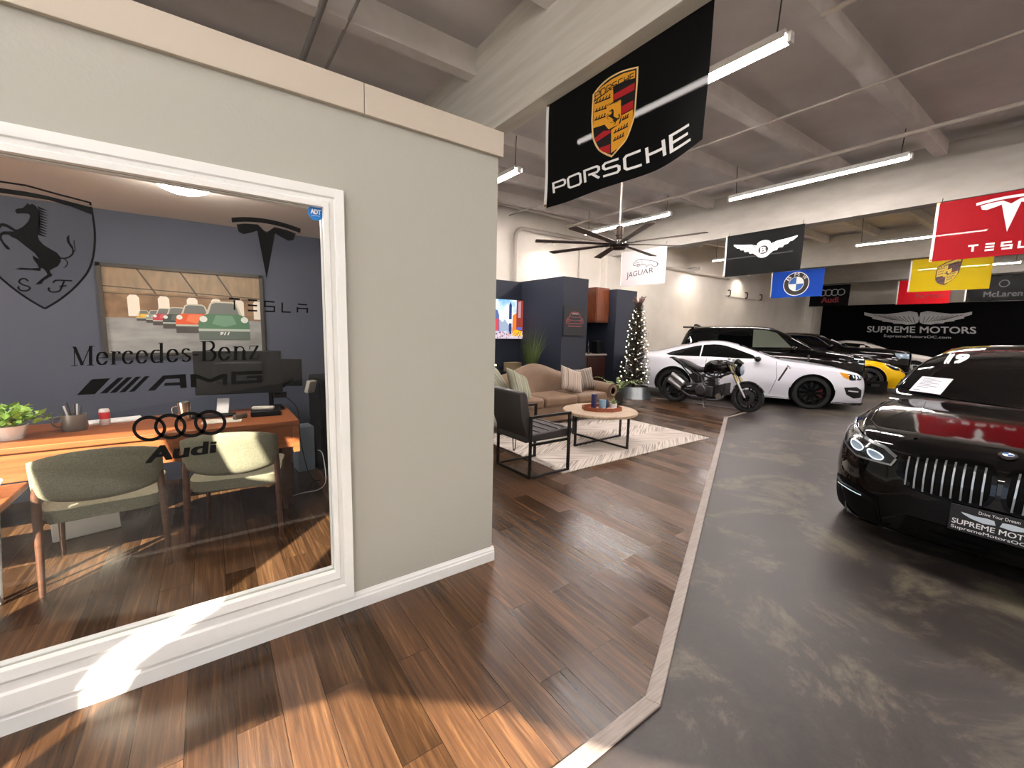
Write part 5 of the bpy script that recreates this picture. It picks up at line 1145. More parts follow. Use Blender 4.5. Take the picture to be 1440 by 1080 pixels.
# ------------------------------------------------------------------ cars
def pchip(pts):
    xs = [p[0] for p in pts]; ys = [p[1] for p in pts]; n = len(xs)
    h = [xs[i+1]-xs[i] for i in range(n-1)]; d = [(ys[i+1]-ys[i])/h[i] for i in range(n-1)]; m = [0]*n
    for i in range(1, n-1):
        if d[i-1]*d[i] > 0:
            w1 = 2*h[i]+h[i-1]; w2 = h[i]+2*h[i-1]; m[i] = (w1+w2)/(w1/d[i-1]+w2/d[i])
    m[0] = d[0]; m[-1] = d[-1]
    def f(x):
        if x <= xs[0]: return ys[0]
        if x >= xs[-1]: return ys[-1]
        i = max(k for k in range(n-1) if xs[k] <= x); t = (x-xs[i])/h[i]
        return (2*t**3-3*t*t+1)*ys[i]+(t**3-2*t*t+t)*h[i]*m[i]+(-2*t**3+3*t*t)*ys[i+1]+(t**3-t*t)*h[i]*m[i+1]
    return f
M_TYRE = mat('tyre rubber', '0f0f10', .8); M_RIMB = mat('gloss black rim', '101012', .2, .6, coat=.5); M_RIMS = mat('silver rim', 'a9abad', .25, .9); M_DISC = mat('brake disc', '4c4d4f', .4, 1)
M_CGLASS = mat('dark car glass', '040506', .02, spec=.4); M_CHROME = mat('chrome', 'cfcfcf', .12, 1); M_SEAM = mat('panel seam', '050505', .8); M_PLB = mat('matt black trim', '0b0b0c', .5)
M_HL = mat('headlamp lens', '9fb4c8', .08, .3, coat=1); M_HLW = mat('headlamp white ring', 'dfeaf2', .2, emit='cfe4f5', es=.35); M_HLD = mat('headlamp housing', '1c2025', .15, .4, coat=.8); M_AMB = mat('amber lamp', 'e59a12', .25, coat=.6); M_PAPER = mat('price sheet paper', 'dfe1ea', .7)
def paint(name, c, met=0, rough=.06):
    return mat(name, c, rough, met, coat=0, spec=.38)
class Car:
    def __init__(s, label, cat, L, top, belt, wid, roofw, bot, axles, wr, body_m, nose, heading, wheel_y, name='car', tuck=.9, shoulder=.96, arch=.06, group=None):
        s.L = L; h = Vector((*heading, 0)).normalized(); left = Vector((-h.y, h.x, 0))
        s.root = thing(name, label, cat, (0, 0, 0)); 
        s.root.matrix_world = Matrix(((-h.x, left.x, 0, nose[0]), (-h.y, left.y, 0, nose[1]), (0, 0, 1, 0), (0, 0, 0, 1)))
        # local: x back from the nose, y to the car's left (mirrored frame kept right-handed below)
        s.flip = True
        s.root.matrix_world = Matrix.Identity(4)
        s.root.location = (nose[0], nose[1], 0); s.root.rotation_euler = (0, 0, math.atan2(-h.y, -h.x))
        # rotation maps local +x to -heading; local +y then points to the car's RIGHT... (x back, z up -> y = right-hand rule)
        T_, B_, W_, R_, b_ = map(pchip, (top, belt, wid, roofw, bot)); s.T, s.B, s.W, s.R, s.b = T_, B_, W_, R_, b_
        xs = [0, .012, .03, .055, .09, .13, .18, .25, .33]; x = .42
        while x < L-.3: xs.append(x); x += .075
        xs += [L-.3+k*.3/7 for k in range(8)]
        rings = []
        for x in xs:
            t, b, w, r, z0 = T_(x), B_(x), W_(x), R_(x), b_(x); b = min(b, t-.02); z0 = min(z0, b-.05); e = b-z0
            P = [(0, z0), (w*.82, z0), (w*tuck, z0+e*.08), (w*.985, z0+e*.38), (w, z0+e*.62), (w*shoulder, z0+e*.93), (w*.90 if t-b > .2 else w*.88, b+.03*min(1, (t-b)/.1)), (r, b+(t-b)*.80), (r*.62, t-(t-b)*.045), (0, t)]
            q = smoothpath([(p[0], 0, p[1]) for p in P], 4)
            rings.append([(x, max(0, v.x), v.z) for v in q])
        m = len(rings[0]); vs = []; 
        for rg in rings:
            vs += [(x, y, z) for x, y, z in rg]+[(x, -y, z) for x, y, z in rg[1:-1][::-1]]
        k = 2*m-2; fs = []
        for i in range(len(rings)-1):
            for j in range(k): fs.append((i*k+j, i*k+(j+1) % k, (i+1)*k+(j+1) % k, (i+1)*k+j))
        fs += [tuple(range(k))[::-1], tuple((len(rings)-1)*k+j for j in range(k))]
        mb = MB().add(vs, fs); me = mb.mesh('body')
        bm = bmesh.new(); bm.from_mesh(me); bmesh.ops.recalc_face_normals(bm, faces=bm.faces); bm.to_mesh(me)
        s.bvh = BVHTree.FromBMesh(bm); bm.free()
        me.materials.append(body_m); me.materials.append(M_PLB)
        o = link('body', me, None); me.polygons.foreach_set('use_smooth', [True]*len(me.polygons))
        cut = MB(); cut.cur = 0
        for ax in axles:
            for sg in (-1, 1):
                cut.lathe([(.001, 0), (wr+arch, 0), (wr+arch, .46), (.001, .46)], T(ax, sg*(wheel_y+.20), wr*1.02) @ rot('X', PI/2*sg), 40)
        cm = cut.mesh('cut'); bm = bmesh.new(); bm.from_mesh(cm); bmesh.ops.recalc_face_normals(bm, faces=bm.faces); bm.to_mesh(cm); bm.free(); cm.materials.append(body_m); cm.materials.append(M_PLB)
        for p in cm.polygons: p.material_index = 1
        c = bpy.data.objects.new('cut', cm); COL.objects.link(c)
        md = o.modifiers.new('b', 'BOOLEAN'); md.operation = 'DIFFERENCE'; md.object = c; md.solver = 'EXACT'
        dg = bpy.context.evaluated_depsgraph_get(); dg.update(); me2 = bpy.data.meshes.new_from_object(o.evaluated_get(dg)); 
        o.modifiers.clear(); o.data = me2; me2.name = 'body'; bpy.data.objects.remove(c); o.parent = s.root
        try: me2.set_sharp_from_angle(angle=math.radians(38))
        except Exception: pass
        s.body = o; s.axles = axles; s.wr = wr; s.wy = wheel_y
    def proj(s, kind):     # 2-D -> surface point by ray casting: 'L'/'R' side (x,z), 'T' top (x,y), 'F' front (y,z)
        def f(u, v, l):
            if kind in 'LR':
                sg = 1 if kind == 'L' else -1; o = Vector((u, sg*3, v)); d = Vector((0, -sg, 0))
            elif kind == 'T': o = Vector((u, v, 4)); d = Vector((0, 0, -1))
            else: o = Vector((-3, u, v)); d = Vector((1, 0, 0))
            h = s.bvh.ray_cast(o, d)
            if h[0] is None:
                h = s.bvh.find_nearest(o+d*2.4)
                return h[0]+h[1]*l
            n = h[1] if h[1].dot(d) < 0 else -h[1]
            return h[0]-d*l*.5+n*l*.7
        return f
    def patch(s, name, m, kind, pts, lift=.004, maxlen=.05, parent=None):
        a = Art(); a.poly(pts); o = a.build(name, m, parent or s.root, s.proj(kind), lift, maxlen); o.data.polygons.foreach_set('use_smooth', [True]*len(o.data.polygons)); return o
    def line(s, name, m, kind, pts, w, lift=.005, maxlen=.05, parent=None, closed=False):
        a = Art(); a.stroke(pts, w, closed); return a.build(name, m, parent or s.root, s.proj(kind), lift, maxlen)
    def both(s, fn, name, m, pts, *a, **k):
        for sd in 'LR': fn(name, m, sd, pts, *a, **k)
    def wheels(s, rim, rimr, spokes, sw=.05, w=.24, caliper=None):
        for ax in s.axles:
            for sg in (-1, 1): wheel(s.root, (ax, sg*s.wy, s.wr), s.wr, rimr, w, spokes, rim, sg, sw, caliper)
    def mirrors(s, x, z, m, sides=(-1, 1)):
        for sg in sides:
            yy = sg*(s.W(x)*.93); mb = MB()
            mb.sphere((x, yy+sg*.09, z), .095, 8, (.75, 1.15, .68)); o = mb.build('side_mirror', m, s.root, smooth='full')
            MB().tube([(x, yy-sg*.03, z-.05), (x, yy+sg*.1, z-.03)], .022, 8).build('mirror_stalk', M_PLB, o)
def wheel(root, c, r, rimr, w, spokes, rim_m, sg, sw=.05, caliper=None, axis='Y'):
    M = T(*c) @ rot('X', -PI/2*sg)      # local z -> outward
    n = 40
    ty = MB().lathe([(rimr, -w/2), (r-.03, -w/2), (r, -w/2+.03), (r, w/2-.03), (r-.025, w/2), (rimr+.005, w/2+.004), (rimr, w/2-.01)], M, n, closed=True).build('wheel', M_TYRE, root, smooth=35)
    MB().lathe([(rimr-.012, -w/2+.01), (rimr+.004, -w/2+.01), (rimr+.004, w/2-.004), (rimr-.012, w/2-.002), (rimr-.03, w/2-.03)], M, n, closed=True).build('rim', rim_m, ty, smooth=35)
    MB().lathe([(.06, -.02), (rimr*.74, -.02), (rimr*.74, 0), (.06, 0)], M, 28, closed=True).build('brake_disc', M_DISC, ty, smooth=35)
    mb = MB(); zf = w/2-.03
    for k in range(spokes):
        a = 2*PI*k/spokes
        for da in (-.09, .09):
            R_ = M @ rot('Z', a+da); mb.box((.04, -sw/2*.55, zf-.035), (rimr-.005, sw/2*.55, zf), R_)
    mb.lathe([(0, zf+.006), (.05, zf+.004), (.065, zf-.03), (0, zf-.03)], M, 20); mb.build('spokes', rim_m, ty, smooth=30)
    if caliper: MB().cbox((0, 0, 0), (.1, .2, .06), M @ T(-rimr*.62, 0, .02)).build('caliper', caliper, ty, bevel=.01)
    return ty
def rr(x0, y0, x1, y1, r, n=5):
    P = []
    for cx, cy, a0 in ((x1-r, y1-r, 0), (x0+r, y1-r, 90), (x0+r, y0+r, 180), (x1-r, y0+r, 270)):
        P += [(cx+r*math.cos(math.radians(a0+90*k/n)), cy+r*math.sin(math.radians(a0+90*k/n))) for k in range(n+1)]
    return P
# In car space: x runs back from the nose; +y is the car's LEFT when seen from above facing -x? (x back, y, z up): y>0 = car's right side
# ---- black saloon, close on the right
P_BLK = paint('gloss black paint', '060607')
bm_ = Car('gloss black saloon nose at right edge, number 19 on its windscreen', 'car', 5.1,
    [(0, .60), (.012, .66), (.03, .715), (.06, .745), (.12, .80), (.5, .87), (1.0, .93), (1.48, .975), (1.75, 1.12), (2.1, 1.31), (2.45, 1.42), (2.9, 1.475), (3.4, 1.465), (3.9, 1.36), (4.4, 1.16), (4.7, 1.10), (5.0, 1.05), (5.1, .85)],
    [(0, .56), (.03, .64), (.12, .70), (.35, .775), (.6, .83), (1.4, .915), (1.8, .95), (2.5, .96), (4, .97), (5.0, .93), (5.1, .78)],
    [(0, .40), (.012, .50), (.03, .58), (.06, .655), (.12, .735), (.22, .815), (.35, .875), (.55, .92), (.9, .95), (2.5, .95), (4.4, .94), (4.9, .86), (5.1, .68)],
    [(0, .30), (.06, .5), (.3, .70), (1.4, .82), (1.75, .84), (2.1, .79), (2.4, .745), (3.2, .71), (4.0, .68), (4.6, .70), (5.1, .55)],
    [(0, .36), (.012, .28), (.03, .22), (.08, .18), (.25, .16), (.9, .17), (4.2, .18), (4.9, .24), (5.1, .35)],
    (.86, 3.98), .355, P_BLK, (3.72, .235), (-1, 0), .80, name='saloon_car')
bm_.wheels(M_RIMB, .255, 10)
ws = [(1.66, -.82), (1.52, -.45), (1.46, 0), (1.52, .45), (1.66, .82), (2.36, .70), (2.44, 0), (2.36, -.70)]
bm_.patch('windscreen', M_CGLASS, 'T', ws)
sg_ = [(1.95, .99), (2.5, 1.34), (3.0, 1.40), (3.6, 1.36), (4.15, 1.10), (4.1, 1.0)]
bm_.both(bm_.patch, 'side_window', M_CGLASS, sg_); bm_.mirrors(1.95, 1.0, P_BLK, (-1,))
bm_.patch('rear_window', M_CGLASS, 'T', [(3.75, -.5), (4.3, -.6), (4.3, .6), (3.75, .5)])
for s in (-1, 1):      # kidney grilles, slats, lamps (y<0 appears on the right in front view)
    f = lambda L: [(s*y, z) for y, z in L]
    kd = sp2([(.022, .63), (.034, .725), (.09, .75), (.26, .742), (.40, .718), (.442, .68), (.425, .60), (.355, .53), (.19, .505), (.07, .515), (.028, .56)], 4, True)
    bm_.patch('kidney_grille', mat('grille black', '050505', .7, spec=.1), 'F', f(kd), .006)
    bm_.line('grille_frame', mat('black chrome', '2a2b2e', .12, 1), 'F', f(kd), .022, .016, closed=True)
    for k in range(9):
        y = .06+k*.0425; bm_.line('grille_slat', mat('satin slat', '9a9da0', .3, .9), 'F', f([(y, .522+.010*max(0, k-6)), (y+.003, .63), (y+.005, .735-.004*max(0, k-4))]), .009, .022, .04)
    hl = sp2([(.47, .69), (.54, .735), (.68, .765), (.80, .79), (.88, .825), (.885, .77), (.85, .71), (.74, .665), (.60, .645), (.50, .655)], 3, True)
    bm_.patch('headlight', M_HLD, 'F', f(hl), .005)
    for cx, cy in ((.585, .69), (.715, .715)):
        pp = [(cx+.05*math.cos(a_), cy+(.016 if math.sin(a_) > 0 else .030)*math.sin(a_)+.22*.05*math.cos(a_)) for a_ in [k*PI/9 for k in range(18)]]
        bm_.patch('headlamp_lens', M_HL, 'F', f(pp), .011); bm_.line('headlamp_ring', M_HLW, 'F', f(pp), .009, .016, closed=True)
    bm_.line('lamp_strip', mat('satin slat', '9a9da0', .3, .9), 'F', f([(.47, .69), (.49, .645), (.70, .645), (.84, .70), (.88, .80)]), .012, .010)
    bm_.line('lamp_brow', mat('pale lamp brow', '8f9499', .2, .7), 'F', f([(.47, .70), (.54, .742), (.68, .772), (.80, .798), (.88, .832)]), .018, .012)
    it = [(.50, .20), (.54, .40), (.66, .43), (.80, .45), (.88, .42), (.87, .27), (.78, .21)]
    bm_.patch('air_intake', mat('intake black', '030303', .8, spec=.1), 'F', f(it), .005); bm_.line('intake_blade', M_RIMB, 'F', f([(.56, .37), (.70, .40), (.86, .40)]), .022, .014)
    bm_.line('fog_lamp', M_HLW, 'F', f([(.62, .385), (.72, .395), (.80, .395)]), .007, .03)
    bm_.line('bumper_blade', mat('black chrome', '2a2b2e', .12, 1), 'F', f([(.46, .22), (.50, .20), (.55, .32)]), .012, .012)
bm_.patch('lower_grille', mat('intake black', '030303', .8, spec=.1), 'F', [(-.42, .19), (.42, .19), (.38, .33), (-.38, .33)], .005)
bm_.line('splitter', M_RIMB, 'F', [(-.86, .19), (-.6, .175), (0, .17), (.6, .175), (.86, .19)], .03, .012)
rd = lambda r, n=28: [(.155+r*math.cos(2*PI*k/n), r*1.0*math.sin(2*PI*k/n)) for k in range(n)]
o = bm_.patch('roundel', M_CHROME, 'T', rd(.041), .006, .02); bm_.patch('roundel_ring', M_BLK, 'T', rd(.037), .008, .02, o); bm_.patch('roundel_centre', M_PW, 'T', rd(.024), .010, .02, o)
for q in (0, 2): bm_.patch('roundel_quarter', MATS['roundel blue'], 'T', [(.155, 0)]+[(.155+.023*math.cos(q*PI/2+k*PI/12), .023*math.sin(q*PI/2+k*PI/12)) for k in range(7)], .012, .02, o)
for s in (-1, 1): bm_.line('bonnet_crease', P_BLK, 'T', [(.2, s*.42), (.8, s*.52), (1.4, s*.60)], .02, .006)
for s in (-1, 1): bm_.line('bonnet_seam', M_SEAM, 'T', [(.2, s*.60), (.5, s*.74), (1.0, s*.80), (1.55, s*.80)], .006, .003)
bm_.line('windscreen_edge', mat('black chrome', '2a2b2e', .12, 1), 'T', [(1.64, -.85), (2.38, -.735)], .03, .006); bm_.line('windscreen_edge', mat('black chrome', '2a2b2e', .12, 1), 'T', [(1.64, .85), (2.38, .735)], .03, .006)
# plate card on its nose
pl_ = MB().box((-.012, -.20, 0), (.0, .20, .165)).build('licence_card', mat('black plate', '141518', .4), bm_.root, bevel=.003); pl_.location = (-.028, -.02, .335)
PLF = lambda u, v, l: Vector((-.0125-l, .20-u*.40, v*.165))     # u left->right as seen from the front
PLF2 = PLF
a = Art().text('Drive Your Dream', .30, .82, .70, .93, .005); a.build('lettering', M_PW, pl_, PLF2, .001)
a = Art().text('SUPREME MOTORS', .04, .28, .96, .47, .012); a.build('lettering', M_PW, pl_, PLF2, .001)
a = Art().text('SupremeMotorsOC.com', .04, .06, .96, .21, .006); a.build('lettering', M_PW, pl_, PLF2, .001)
a = Art()
for s in (-1, 1): a.poly([(.5+s*x, y) for x, y in [(.02, .56), (.04, .72), (.12, .74), (.22, .72), (.38, .76), (.36, .70), (.28, .60), (.14, .52)]])
a.build('wing_emblem', mat('pale blue white', 'cfdbe6', .5), pl_, PLF2, .001)
# number and price sheet on the windscreen (viewer's left = car's right)
TP = bm_.proj('T')
def on_screen(fn, lift=.008): return lambda u, v, l: TP(*fn(u, v), lift+l)
# u: 0 left..1 right in view, v: 0 bottom..1 top
num = Art().text('19', 0, 0, 1, 1, .05, .25)
def on_car(car, x, y):     # where the photo's sight line meets the car, as car-top coordinates
    Mi = car.root.matrix_basis.inverted(); o = Mi @ EYE; d = (Mi.to_3x3() @ ray(x, y)).normalized(); h = car.bvh.ray_cast(o, d)
    if h[0] is None:
        best = min((car.bvh.find_nearest(o+d*k*.05) for k in range(20, 600)), key=lambda q: q[3]); return (best[0].x, best[0].y)
    return (h[0].x, h[0].y)
def quad_on(car, tl, tr, br, bl, shrink=0):
    C_ = [on_car(car, *p) for p in (bl, br, tl, tr)]
    return lambda u, v: tuple((C_[0][k]*(1-u)+C_[1][k]*u)*(1-v)+(C_[2][k]*(1-u)+C_[3][k]*u)*v for k in (0, 1))
q19 = quad_on(bm_, (1332, 500), (1362, 501), (1358, 513), (1329, 513)); qsh = quad_on(bm_, (1297, 531), (1341, 535), (1322, 557), (1278, 551))
num.build('year_number', M_PW, bm_.root, on_screen(q19, .014), 0, .05)
sh = Art().poly([(0, 0), (1, 0), (1, 1), (0, 1)]).build('price_sheet', M_PAPER, None, lambda u, v, l: bm_.root.matrix_basis @ TP(*qsh(u, v), .012), 0, .1)
tag(sh, 'white price sheet in the lower corner of the black saloon windscreen', 'sheet')
a = Art()
for k in range(7): a.stroke([(.12, .85-.09*k), (.12+.6*(.6+.4*((k*3) % 2)), .85-.09*k)], .025)
a.stroke([(.08, .12), (.3, .12)], .05); a.build('printing', mat('grey ink', '8d93a6', .7), sh, lambda u, v, l: bm_.root.matrix_basis @ TP(*qsh(u, v), .0135), 0, .05)
# ---- generic helper for the parked row; heading of the row
HD = (.48, -.877); HV = Vector((*HD, 0)).normalized(); LV = Vector((-HV.y, HV.x, 0))
# white fastback coupe
P_WHT = paint('pearl white paint', 'dfe0ea', rough=.12)
WN = Vector((11.38, 2.96, 0))
mu = Car('white fastback coupe with black wheels parked behind the motorcycle', 'car', 4.8,
    [(0, .60), (.02, .68), (.06, .735), (.2, .80), (.9, .93), (1.5, 1.0), (1.85, 1.12), (2.35, 1.30), (2.75, 1.365), (3.1, 1.345), (3.6, 1.23), (4.15, 1.08), (4.5, 1.04), (4.72, 1.02), (4.8, .88)],
    [(0, .55), (.06, .66), (.2, .72), (.6, .83), (1.5, .93), (2.5, .95), (3.6, .985), (4.5, .97), (4.8, .82)],
    [(0, .58), (.02, .64), (.06, .72), (.15, .81), (.35, .90), (.7, .945), (1.6, .94), (2.6, .93), (3.6, .965), (4.4, .93), (4.8, .78)],
    [(0, .40), (.2, .66), (1.4, .76), (1.9, .70), (2.5, .60), (3.2, .58), (4.0, .62), (4.5, .68), (4.8, .55)],
    [(0, .22), (.06, .15), (.3, .14), (1.0, .16), (3.8, .18), (4.6, .24), (4.8, .35)],
    (.95, 3.67), .345, P_WHT, WN, HD, .79, name='coupe_car')
mu.wheels(M_RIMB, .26, 10, .045, caliper=mat('dark red caliper', '5a1014', .4))
mu.both(mu.patch, 'side_window', M_CGLASS, sp2([(1.98, 1.0), (2.3, 1.16), (2.6, 1.255), (2.85, 1.28), (3.2, 1.235), (3.55, 1.14), (3.86, 1.03), (3.6, 1.0), (2.9, 1.005)], 2, True))
mu.both(mu.line, 'door_pillar', P_WHT, [(3.12, 1.0), (3.08, 1.26)], .03, .006)
mu.patch('windscreen', M_CGLASS, 'T', [(1.55, -.66), (1.47, 0), (1.55, .66), (2.32, .55), (2.34, 0), (2.32, -.55)])
mu.patch('rear_window', M_CGLASS, 'T', [(3.2, -.48), (4.1, -.56), (4.1, .56), (3.2, .48)])
mu.both(mu.line, 'side_gill', M_PLB, [(1.36, .84), (1.41, .87), (1.56, .56)], .035, .006); mu.both(mu.line, 'door_seam', M_SEAM, [(1.62, .96), (1.60, .6), (1.70, .26)], .008, .004); mu.both(mu.line, 'door_seam', M_SEAM, [(2.98, .97), (3.02, .6), (2.95, .26)], .008, .004)
mu.both(mu.line, 'door_handle', P_WHT, [(2.75, .83), (2.93, .835)], .025, .02); mu.both(mu.line, 'side_skirt', M_PLB, [(1.30, .17), (3.28, .19)], .07, .01)
mu.both(mu.patch, 'headlight', M_HLD, [(.10, .70), (.16, .735), (.50, .80), (.44, .70), (.30, .645), (.12, .655)], .006); mu.both(mu.patch, 'turn_lamp', M_AMB, [(.36, .765), (.52, .805), (.44, .70), (.34, .66)], .010)
for k in range(3): mu.both(mu.line, 'lamp_bar', M_HLW, [(.14+k*.06, .68+.006*k), (.16+k*.06, .73+.01*k)], .018, .011, .03)
mu.both(mu.patch, 'air_vent', M_PLB, [(.08, .30), (.10, .46), (.20, .52), (.42, .50), (.36, .36), (.22, .28)], .006); mu.both(mu.line, 'vent_fin', P_WHT, [(.16, .42), (.34, .44)], .025, .012); mu.both(mu.line, 'bumper_crease', P_WHT, [(.10, .24), (.46, .26)], .03, .02); mu.both(mu.line, 'front_splitter', M_PLB, [(.02, .165), (.58, .165)], .06, .035); mu.both(mu.line, 'shoulder_crease', P_WHT, [(.55, .80), (1.3, .86), (2.4, .84), (3.3, .88)], .015, .006); mu.both(mu.line, 'wheel_arch_lip', P_WHT, [(.95+.405*math.cos(k*PI/14), .352+.405*math.sin(k*PI/14)) for k in range(1, 14)], .03, .010)
mu.patch('front_grille', M_PLB, 'F', [(-.55, .52), (.55, .52), (.58, .68), (-.58, .68)], .006); mu.patch('lower_grille', M_PLB, 'F', [(-.6, .18), (.6, .18), (.55, .40), (-.55, .40)], .006)
mu.mirrors(1.98, 1.0, M_RIMB); mu.both(mu.patch, 'tail_light', mat('tail lamp red', '5a0c10', .2), [(4.55, .80), (4.7, .80), (4.7, .92), (4.55, .92)])
# black 4x4 with sloping black glass, behind the coupe
RN = Vector((13.53, 3.55, 0))
ro = Car('tall black off-road car behind the white coupe', 'car', 4.32,
    [(0, .95), (.02, 1.02), (.06, 1.06), (.3, 1.10), (.7, 1.16), (1.05, 1.20), (1.35, 1.38), (1.75, 1.62), (2.1, 1.745), (2.6, 1.775), (3.35, 1.76), (3.95, 1.71), (4.07, 1.62), (4.25, 1.15), (4.32, .95)],
    [(0, .90), (.06, 1.0), (.3, 1.05), (.9, 1.12), (2.1, 1.15), (3.9, 1.16), (4.32, .9)],
    [(0, .62), (.02, .72), (.06, .80), (.18, .90), (.4, .97), (.8, .99), (3.8, .98), (4.15, .93), (4.32, .8)],
    [(0, .5), (.3, .78), (1.0, .84), (1.5, .78), (2.1, .70), (3.4, .69), (4.0, .68), (4.32, .66)],
    [(0, .40), (.04, .30), (.3, .26), (1.0, .27), (3.5, .28), (4.32, .42)],
    (.80, 3.40), .39, P_BLK, RN, HD, .82, name='offroad_car')
ro.wheels(M_RIMB, .28, 5, .09)
M_CGL2 = mat('pale see-through glass', '5d6258', .08)
ro.both(ro.patch, 'side_window', M_CGL2, sp2([(1.58, 1.22), (1.92, 1.58), (2.15, 1.645), (2.45, 1.65), (2.45, 1.20)], 1), .016); ro.both(ro.patch, 'side_window', M_CGLASS, [(2.53, 1.20), (2.53, 1.65), (3.3, 1.64), (3.36, 1.2)], .016); ro.both(ro.patch, 'rear_quarter_window', M_CGLASS, [(3.42, 1.2), (3.38, 1.63), (3.90, 1.58), (4.08, 1.25)], .016)
ro.patch('windscreen', M_CGLASS, 'T', [(1.15, -.74), (1.07, 0), (1.15, .74), (1.96, .64), (2.0, 0), (1.96, -.64)], .008); ro.both(ro.patch, 'headlight', M_HLD, [(.06, .86), (.08, 1.0), (.50, 1.03), (.42, .90)]); ro.both(ro.line, 'lamp_strip', M_HLW, [(.08, .98), (.30, 1.0)], .02, .012); ro.both(ro.line, 'lamp_strip', M_HLW, [(.07, .88), (.2, .89)], .018, .012)
ro.both(ro.line, 'fender_vent', M_PLB, [(1.22, .82), (1.22, 1.06)], .05, .008); ro.patch('front_grille', M_PLB, 'F', [(-.5, .84), (.5, .84), (.55, 1.0), (-.55, 1.0)], .006); ro.mirrors(1.55, 1.2, P_BLK)
for s in (-1, 1): ro.line('front_chrome', M_CHROME, 'F', [(s*.62, .5), (s*.70, .7), (s*.66, .82)], .03, .01)
MB().box((3.92, -.6, 1.68), (4.2, .6, 1.72)).build('roof_spoiler', P_BLK, ro.root, bevel=.012); MB().prism([(3.7, 0), (3.95, 0), (3.92, .07), (3.86, .075)], lambda u, v, w_: Vector((u, w_-.02, v+1.73)), .04).build('roof_antenna', M_PLB, ro.root)
shp = ro.proj('T'); a = Art().poly([(0, 0), (1, 0), (1, 1), (0, 1)])
psh = a.build('price_sheet', M_PAPER, None, lambda u, v, l: ro.root.matrix_basis @ shp(1.2+v*.25, .66-.22*u, .014), 0, .1); tag(psh, 'white sheet in the windscreen corner of the tall black off-road car', 'sheet')
shm = mu.proj('T'); psh = Art().poly([(0, 0), (1, 0), (1, 1), (0, 1)]).build('price_sheet', M_PAPER, None, lambda u, v, l: mu.root.matrix_basis @ shm(1.62+v*.3, .58-.2*u, .012), 0, .1); tag(psh, 'white sheet in the windscreen corner of the white coupe', 'sheet')
# yellow sports car
P_YEL = paint('bright yellow paint', 'e2b50c', rough=.12)
YN = Vector((16.05, 3.22, 0))
ye = Car('low bright yellow sports car, its nose showing past the black off-road car', 'car', 4.5,
    [(0, .48), (.03, .56), (.1, .64), (.5, .82), (.9, .89), (1.5, .90), (1.9, .98), (2.4, 1.08), (2.8, 1.10), (3.3, 1.06), (4.0, .98), (4.4, .95), (4.5, .8)],
    [(0, .42), (.1, .58), (.5, .76), (.9, .84), (1.6, .85), (3.0, .88), (4.2, .92), (4.5, .75)],
    [(0, .5), (.03, .6), (.1, .72), (.3, .86), (.6, .92), (1.6, .9), (2.6, .9), (3.6, .96), (4.5, .75)],
    [(0, .4), (.3, .72), (1.4, .74), (1.9, .68), (2.5, .54), (3.2, .54), (4.4, .66), (4.5, .5)],
    [(0, .24), (.06, .17), (.4, .14), (4.2, .18), (4.5, .3)], (.92, 3.5), .34, P_YEL, YN, HD, .78, name='sports_car')
ye.wheels(M_RIMB, .26, 5, .08); ye.both(ye.patch, 'side_window', M_CGLASS, [(1.95, .92), (2.4, 1.04), (2.9, 1.05), (3.5, .96)]); ye.patch('windscreen', M_CGLASS, 'T', [(1.6, -.62), (1.5, 0), (1.6, .62), (2.35, .5), (2.35, -.5)])
ye.both(ye.patch, 'headlight', M_HLD, sp2([(.22, .66), (.36, .76), (.62, .84), (.52, .73), (.36, .65)], 2, True), .006); ye.both(ye.line, 'headlamp_ring', M_CHROME, [(.30, .70), (.5, .77)], .02, .012); ye.both(ye.patch, 'turn_lamp', M_PLB, [(.08, .60), (.20, .66), (.22, .62), (.1, .56)], .006); ye.both(ye.patch, 'air_intake', M_PLB, [(.06, .26), (.07, .42), (.20, .42), (.24, .28)], .006); ye.mirrors(1.9, .98, P_YEL)
# black luxury saloon further back
BN = Vector((18.6, 3.5, 0))
bl = Car('distant black luxury car with upright slatted grille behind the yellow sports car', 'car', 5.2,
    [(0, 1.0), (.02, 1.06), (.06, 1.10), (.4, 1.14), (1.0, 1.18), (1.6, 1.20), (1.9, 1.33), (2.3, 1.52), (2.7, 1.63), (3.2, 1.66), (3.9, 1.62), (4.4, 1.5), (4.8, 1.25), (5.1, 1.05), (5.2, .9)],
    [(0, .96), (.06, 1.02), (.4, 1.08), (1.5, 1.12), (3.0, 1.13), (4.6, 1.1), (5.2, .85)],
    [(0, .6), (.02, .7), (.06, .8), (.2, .92), (.5, .98), (1, 1.0), (4.4, .99), (5.2, .8)],
    [(0, .5), (.3, .76), (1.5, .82), (2.0, .76), (2.6, .66), (3.8, .64), (4.5, .66), (5.2, .6)],
    [(0, .4), (.06, .28), (.4, .22), (4.6, .26), (5.2, .4)], (.9, 4.1), .38, P_BLK, BN, (.2, -.98), .82, name='luxury_car')
bl.wheels(M_RIMS, .28, 10)
wl_ = sp2([(2.05, 1.18), (2.45, 1.47), (2.8, 1.55), (3.4, 1.56), (4.0, 1.49), (4.4, 1.32), (4.4, 1.19)], 3); bl.both(bl.patch, 'side_window', M_CGLASS, wl_); bl.both(bl.line, 'window_chrome', M_CHROME, wl_, .022, .008); bl.both(bl.line, 'door_pillar', P_BLK, [(3.15, 1.18), (3.15, 1.56)], .07, .007)
bl.patch('windscreen', M_CGLASS, 'T', [(1.72, -.72), (1.64, 0), (1.72, .72), (2.5, .6), (2.5, -.6)]); bl.mirrors(2.05, 1.2, P_BLK)
